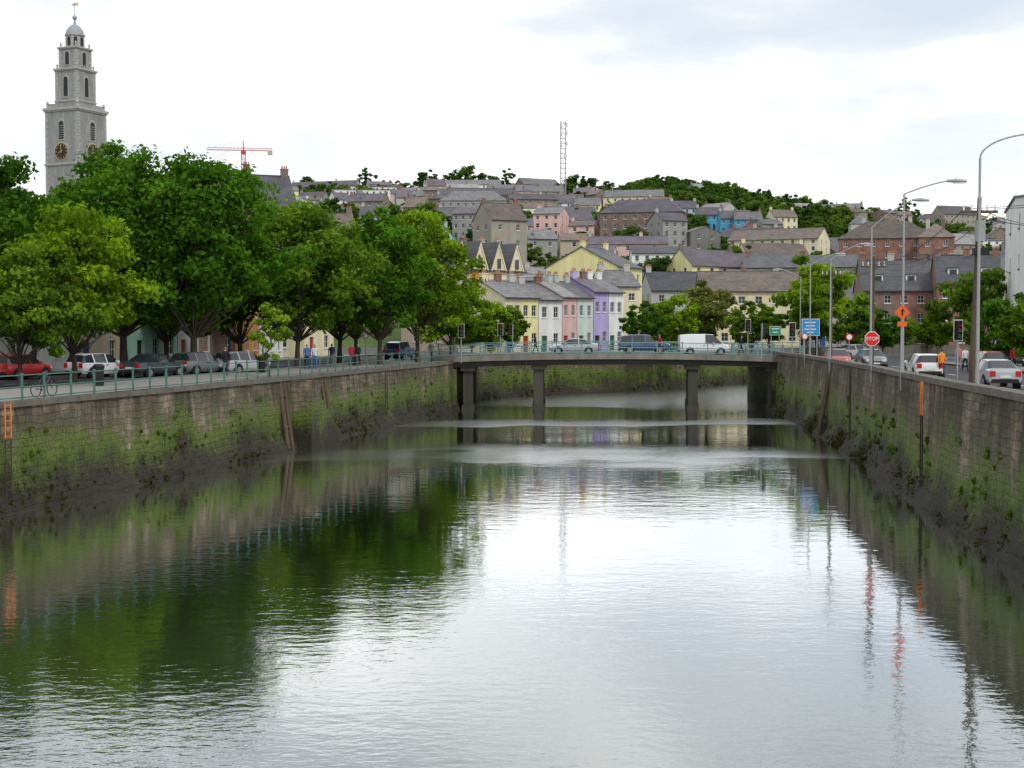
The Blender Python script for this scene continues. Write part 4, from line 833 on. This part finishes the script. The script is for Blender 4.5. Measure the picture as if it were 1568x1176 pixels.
def tlight(px,D,rot=0,H=3.4,z=ROAD):
    m=MB(); m.cyl((0,0,0),(0,0,H),.06,.055,8,METAL); m.box(-.28,.28,-.10,-.08,H-1.12,H+.12,FRAME); m.box(-.245,.245,-.13,-.10,H-1.08,H+.08,BLACK); m.box(-.17,.17,-.30,-.13,H-1.0,H,BLACK)
    for i in range(3):
        zz=H-.17-.33*i; m.cyl((0,-.30,zz),(0,-.32,zz),.11,.11,12,LG[i]); m.cyl((0,-.30,zz+.07),(0,-.46,zz+.09),.13,.12,8,BLACK,False)
    m.obj('traffic_light',(X(px,D),D,z),math.radians(rot))
tlight(1466,84,4); tlight(1213,121,-8); tlight(1145,142,0,3.4,4.6); tlight(706,124,10,3.3); tlight(766,143,10,3.0,4.6); tlight(785,143,-70,3.0,4.6); tlight(1166,123.5,80,3.0,4.6)
def textmesh(s,size,mat,loc,parent,name):
    cu=bpy.data.curves.new(name,'FONT'); cu.body=s; cu.size=size; cu.align_x='CENTER'; cu.align_y='CENTER'; cu.materials.append(mat)
    o=bpy.data.objects.new(name,cu); scene.collection.objects.link(o); o.parent=parent; o.location=loc; o.rotation_euler=(math.pi/2,0,0)
SR=M('sign_red',(.6,.02,.02),.4,.05); SB=M('sign_blue',(.03,.25,.55),.4,.05); SG=M('sign_green',(.02,.25,.13),.4,.05); SO=M('sign_orange',(.75,.12,.02),.4,.05)
m=MB(); m.cyl((0,0.04,0),(0,0.04,2.6),.04,.04,8,METAL); oc=lambda r:[(r*math.cos(math.pi/8+i*math.pi/4),2.35+r*math.sin(math.pi/8+i*math.pi/4)) for i in range(8)]
m.prism(oc(.42),-.02,0,FRAME); m.prism(oc(.385),-.028,-.021,SR); o=m.obj('stop_sign',(X(1335,76),76,ROAD+.1),math.radians(2),smooth=0); textmesh('STOP',.27,FRAME,(0,-.032,2.35),o,'stop_lettering')
m=MB()
for xx in(-.55,.55): m.cyl((xx,.05,0),(xx,.05,3.6),.05,.05,8,METAL)
m.box(-.75,.75,-.02,0,2.3,3.7,FRAME); m.box(-.71,.71,-.03,-.021,2.34,3.66,SB)
for zz_,w_ in((3.4,.5),(3.12,.4),(2.84,.55),(2.58,.3)): m.box(-w_,w_*.8,-.037,-.031,zz_-.04,zz_+.04,FRAME)
m.obj('direction_sign',(X(1241,118),118,ROAD+.1),math.radians(3),smooth=0)
m=MB()
for xx in(-.35,.35): m.cyl((xx,.05,0),(xx,.05,3.0),.04,.04,8,METAL)
m.box(-.5,.5,-.02,0,2.2,3.0,FRAME); m.box(-.47,.47,-.03,-.021,2.23,2.97,SG)
for zz_,w_ in((2.78,.33),(2.48,.25)): m.box(-w_,w_,-.037,-.031,zz_-.04,zz_+.04,FRAME)
m.obj('direction_sign',(X(1187,124.6),124.6,4.4),0,smooth=0)
m=MB(); m.cyl((0,.12,0),(0,.12,4.0),.04,.04,8,METAL); dm=lambda r:[(0,3.65-r),(r,3.65),(0,3.65+r),(-r,3.65)]
m.prism(dm(.36),-.02,0,SO); m.prism([(-.04,3.5),(.04,3.5),(.04,3.7),(.12,3.67),(.02,3.83),(-.10,3.67),(-.04,3.7)],-.028,-.021,BLACK); m.box(-.22,.22,-.02,0,3.0,3.22,SO)
m.obj('roadworks_sign',(X(1381,66),66,ROAD+.1),0,smooth=0)
for px_,D_ in((560,118),(640,122),(1300,100),(1232,108)):
    m=MB(); m.cyl((0,0,0),(0,0,2.5),.035,.035,8,METAL); n=20; m.prism([(.25*math.cos(2*math.pi*i/n),2.3+.25*math.sin(2*math.pi*i/n)) for i in range(n)],-.06,-.045,SR); m.prism([(.18*math.cos(2*math.pi*i/n),2.3+.18*math.sin(2*math.pi*i/n)) for i in range(n)],-.066,-.061,FRAME)
    m.obj('traffic_sign',(X(px_,D_),D_,ROAD+.1),0)
for y_ in(70,92,110):
    p,n=at_y(LC,LN,y_,4.5); m=MB(); m.lathe([(.25,0),(.27,.9),(.3,.92),(.3,1.0),(.2,1.1)],14,BLACK); m.obj('litter_bin',(p.x,p.y,ROAD+.13))
def bicycle(x,y,z,rot,col):
    m=MB()
    for cx in(-.52,.52):
        pr=None
        for i in range(21):
            t=2*math.pi*i/20; q=Vector((cx+.33*math.cos(t),0,.34+.33*math.sin(t)))
            if pr is not None: m.cyl(pr,q,.022,.022,5,TYRE,False)
            pr=q
        for i in range(8): t=2*math.pi*i/8; m.cyl((cx,0,.34),(cx+.32*math.cos(t),0,.34+.32*math.sin(t)),.006,.006,3,METAL,False)
    fr=[((-.52,.34),(-.05,.30)),((-.05,.30),(-.2,.85)),((-.05,.30),(.38,.8)),((-.18,.78),(.38,.82)),((-.52,.34),(-.18,.78)),((.52,.34),(.36,.95))]
    for a,b in fr: m.cyl((a[0],0,a[1]),(b[0],0,b[1]),.02,.02,6,col)
    m.cyl((.36,-.27,1.0),(.36,.27,1.0),.015,.015,6,BLACK); m.box(-.33,-.08,-.07,.07,.86,.92,BLACK); m.cyl((-.05,-.12,.30),(-.05,.12,.30),.06,.06,8,METAL)
    return m.obj('bicycle',(x,y,z),rot)
p,n=at_y(LC,LN,59.5,1.0); bicycle(p.x,p.y,ROAD+.13,math.radians(70),CP['dark'])
# ---------------------------------------------------------------- people
SKIN=M('skin',(.5,.32,.25),.6,.05); SHOE=M('shoe_leather',(.03,.025,.02),.5); 
def cloth(n,c): return M('cloth_'+n,c,.9,.15,8)
HAIRS=[M('hair_dark',(.03,.02,.015),.6),M('hair_fair',(.25,.16,.07),.6)]
def person(name,x,y,z,rot,shirt,trous,stride=.25,scale=1.,hair=0):
    j=[];e=[];r=[]
    def v(p,rad,par=None):
        j.append(p); r.append(rad)
        if par is not None: e.append((par,len(j)-1))
        return len(j)-1
    pel=v((0,0,.95),(.155,.115)); wa=v((0,0,1.12),(.135,.10),pel); ch=v((0,.0,1.34),(.17,.115),wa); nb=v((0,0,1.46),(.09,.07),ch); nk=v((0,-.01,1.53),(.052,.055),nb); hd=v((0,-.02,1.60),(.07,.08),nk); h2=v((0,-.015,1.68),(.078,.095),hd); v((0,-.01,1.745),(.05,.06),h2)
    for s in(-1,1):
        f=s*stride
        hip=v((s*.095,0,.88),(.095,.10),pel); kn=v((s*.10,-f*.5-.02,.50),(.062,.065),hip); an=v((s*.10,-f+.05*(f<0),.10),(.042,.045),kn); v((s*.11,-f-.14,.045),(.04,.032),an)
        sh=v((s*.185,0,1.42),(.06,.06),ch); el=v((s*.235,f*.35+.02,1.14),(.043,.045),sh); wr=v((s*.235,f*.8-.05,.90),(.028,.03),el); pm=v((s*.235,f*.85-.07,.83),(.034,.02),wr)
        for k,(dx,l) in enumerate(((-.028,.075),(-.01,.09),(.01,.085),(.028,.065))): a=v((s*.235,f*.87-.07+dx,.79),(.011,.011),pm); v((s*.228,f*.87-.08+dx,.79-l),(.008,.008),a)
        v((s*.215,f*.87-.13,.80),(.011,.011),pm)
    me=bpy.data.meshes.new('tmp'); me.from_pydata(j,e,[]); o=bpy.data.objects.new('tmp',me); scene.collection.objects.link(o)
    md=o.modifiers.new('s','SKIN'); 
    for i,q in enumerate(r): me.skin_vertices[0].data[i].radius=q
    me.skin_vertices[0].data[0].use_root=True; md.use_smooth_shade=True
    sb=o.modifiers.new('b','SUBSURF'); sb.levels=1
    dg=bpy.context.evaluated_depsgraph_get(); dg.update(); m2=bpy.data.meshes.new_from_object(o.evaluated_get(dg)); bpy.data.objects.remove(o)
    m2.name=name
    for q in(shirt,trous,SKIN,HAIRS[hair],SHOE,BLACK): m2.materials.append(q)
    for p in m2.polygons:
        c=p.center; k=0
        if c.z>1.50: k=3 if (c.z>1.70 or (c.y>.0 and c.z>1.58)) else 2
        elif abs(c.x)>.195 and c.z<.91: k=2
        elif c.z<.09: k=4
        elif c.z<.93: k=1
        p.material_index=k
    ob=bpy.data.objects.new(name,m2); scene.collection.objects.link(ob); ob.location=(x,y,z); ob.rotation_euler=(0,0,rot); ob.scale=(scale,)*3
    fm=MB(); fm.add([(-.014,-.095,1.60),(.014,-.095,1.60),(0,-.095,1.645),(0,-.13,1.607)],[(0,3,2),(1,2,3),(0,1,3)],SKIN)
    for s in(-1,1): fm.box(s*.032-.011,s*.032+.011,-.108,-.098,1.643,1.653,BLACK); fm.box(s*.082-.008,s*.082+.008,-.03,.01,1.60,1.655,SKIN)
    fm.box(-.024,.024,-.106,-.098,1.573,1.580,SR); f=fm.obj('face'); f.parent=ob
    return ob
hv=cloth('orange_hi_vis',(.8,.25,.03)); nv=cloth('navy',(.02,.03,.07)); rd=cloth('red',(.45,.03,.04)); gr=cloth('grey',(.18,.18,.19)); bk=cloth('black',(.02,.02,.02)); wh=cloth('white',(.65,.65,.63)); bl=cloth('blue',(.06,.15,.35)); pk=cloth('pink',(.5,.15,.2))
person('pedestrian',X(1442,84),84,ROAD+.004,math.radians(200),hv,nv,.1,1.04)
for px_,D_,z_,h_,s_,t_,f_ in [(538,108,.13,20,rd,nv,.28),(548,109,.13,25,bk,bk,.22),(508,106,.13,190,nv,gr,.25),(482,101,.13,10,wh,bl,.28),(660,121,.13,150,gr,nv,.2),(1478,100,0,180,wh,nv,.25),(1552,98,0,10,rd,nv,.2),(1468,103,0,170,pk,gr,.2),(470,100,.13,200,bl,nv,.25),(345,86,.13,190,bk,nv,.2)]:
    person('pedestrian',X(px_,D_),D_,ROAD+z_,math.radians(h_),s_,t_,f_,R.uniform(.96,1.04),R.choice([0,1]))
for px_,h_,s_ in((820,80,bk),(1010,-85,rd),(1135,90,nv)): person('pedestrian',X(px_,126.8),126.8,bz(X(px_,126.8))+.13,math.radians(h_),s_,nv,.25)
# ---------------------------------------------------------------- sky, sun, camera
w=bpy.data.worlds.new('World'); scene.world=w; w.use_nodes=True; nt=w.node_tree; bg=nt.nodes['Background']; bg.inputs[1].default_value=.1
sky=N(nt,'ShaderNodeTexSky'); sky.sky_type='NISHITA'; sky.sun_disc=False; sky.sun_elevation=math.radians(48); sky.sun_rotation=math.radians(150)
tc=N(nt,'ShaderNodeTexCoord'); mp=N(nt,'ShaderNodeMapping'); mp.inputs['Scale'].default_value=(1,1,3.6); nt.links.new(tc.outputs['Generated'],mp.inputs[0])
nz=N(nt,'ShaderNodeTexNoise',Scale=3.4,Detail=6.0,Roughness=.52); nt.links.new(mp.outputs[0],nz.inputs[0])
cr=ramp(nt,[(.36,(7.4,8.3,9.4)),(.47,(8.9,9.4,10.0)),(.56,(12.0,12.1,12.2)),(.72,(16.5,16.4,16.2))]); nt.links.new(nz.outputs[0],cr.inputs[0])
sx=N(nt,'ShaderNodeSeparateXYZ'); nt.links.new(tc.outputs['Generated'],sx.inputs[0])
hz=ramp(nt,[(0,(1,1,1)),(.06,(.8,)*3),(.13,(.2,)*3),(.2,(0,0,0))]); nt.links.new(sx.outputs[2],hz.inputs[0])
cl=mixc(nt,hz.outputs[0],cr.outputs[0],(13.2,13.2,13.2)); fin=mixc(nt,.93,sky.outputs[0],cl); nt.links.new(fin,bg.inputs[0])
sun=bpy.data.lights.new('sun','SUN'); sun.energy=1.5; sun.angle=math.radians(11); sun.color=(1,.96,.9); so=bpy.data.objects.new('sun',sun); scene.collection.objects.link(so)
el,az=math.radians(48),math.radians(150); dirv=Vector((math.sin(az)*math.cos(el),math.cos(az)*math.cos(el),math.sin(el))); so.rotation_euler=dirv.to_track_quat('Z','Y').to_euler()
cam=bpy.data.cameras.new('camera'); co=bpy.data.objects.new('camera',cam); scene.collection.objects.link(co); scene.camera=co
cam.lens=50; cam.sensor_width=36; cam.clip_end=8000; co.location=(0,0,HC); co.rotation_euler=(math.radians(90-2.235),0,0)
scene.view_settings.view_transform='Standard'; scene.view_settings.look='None'; scene.view_settings.exposure=0
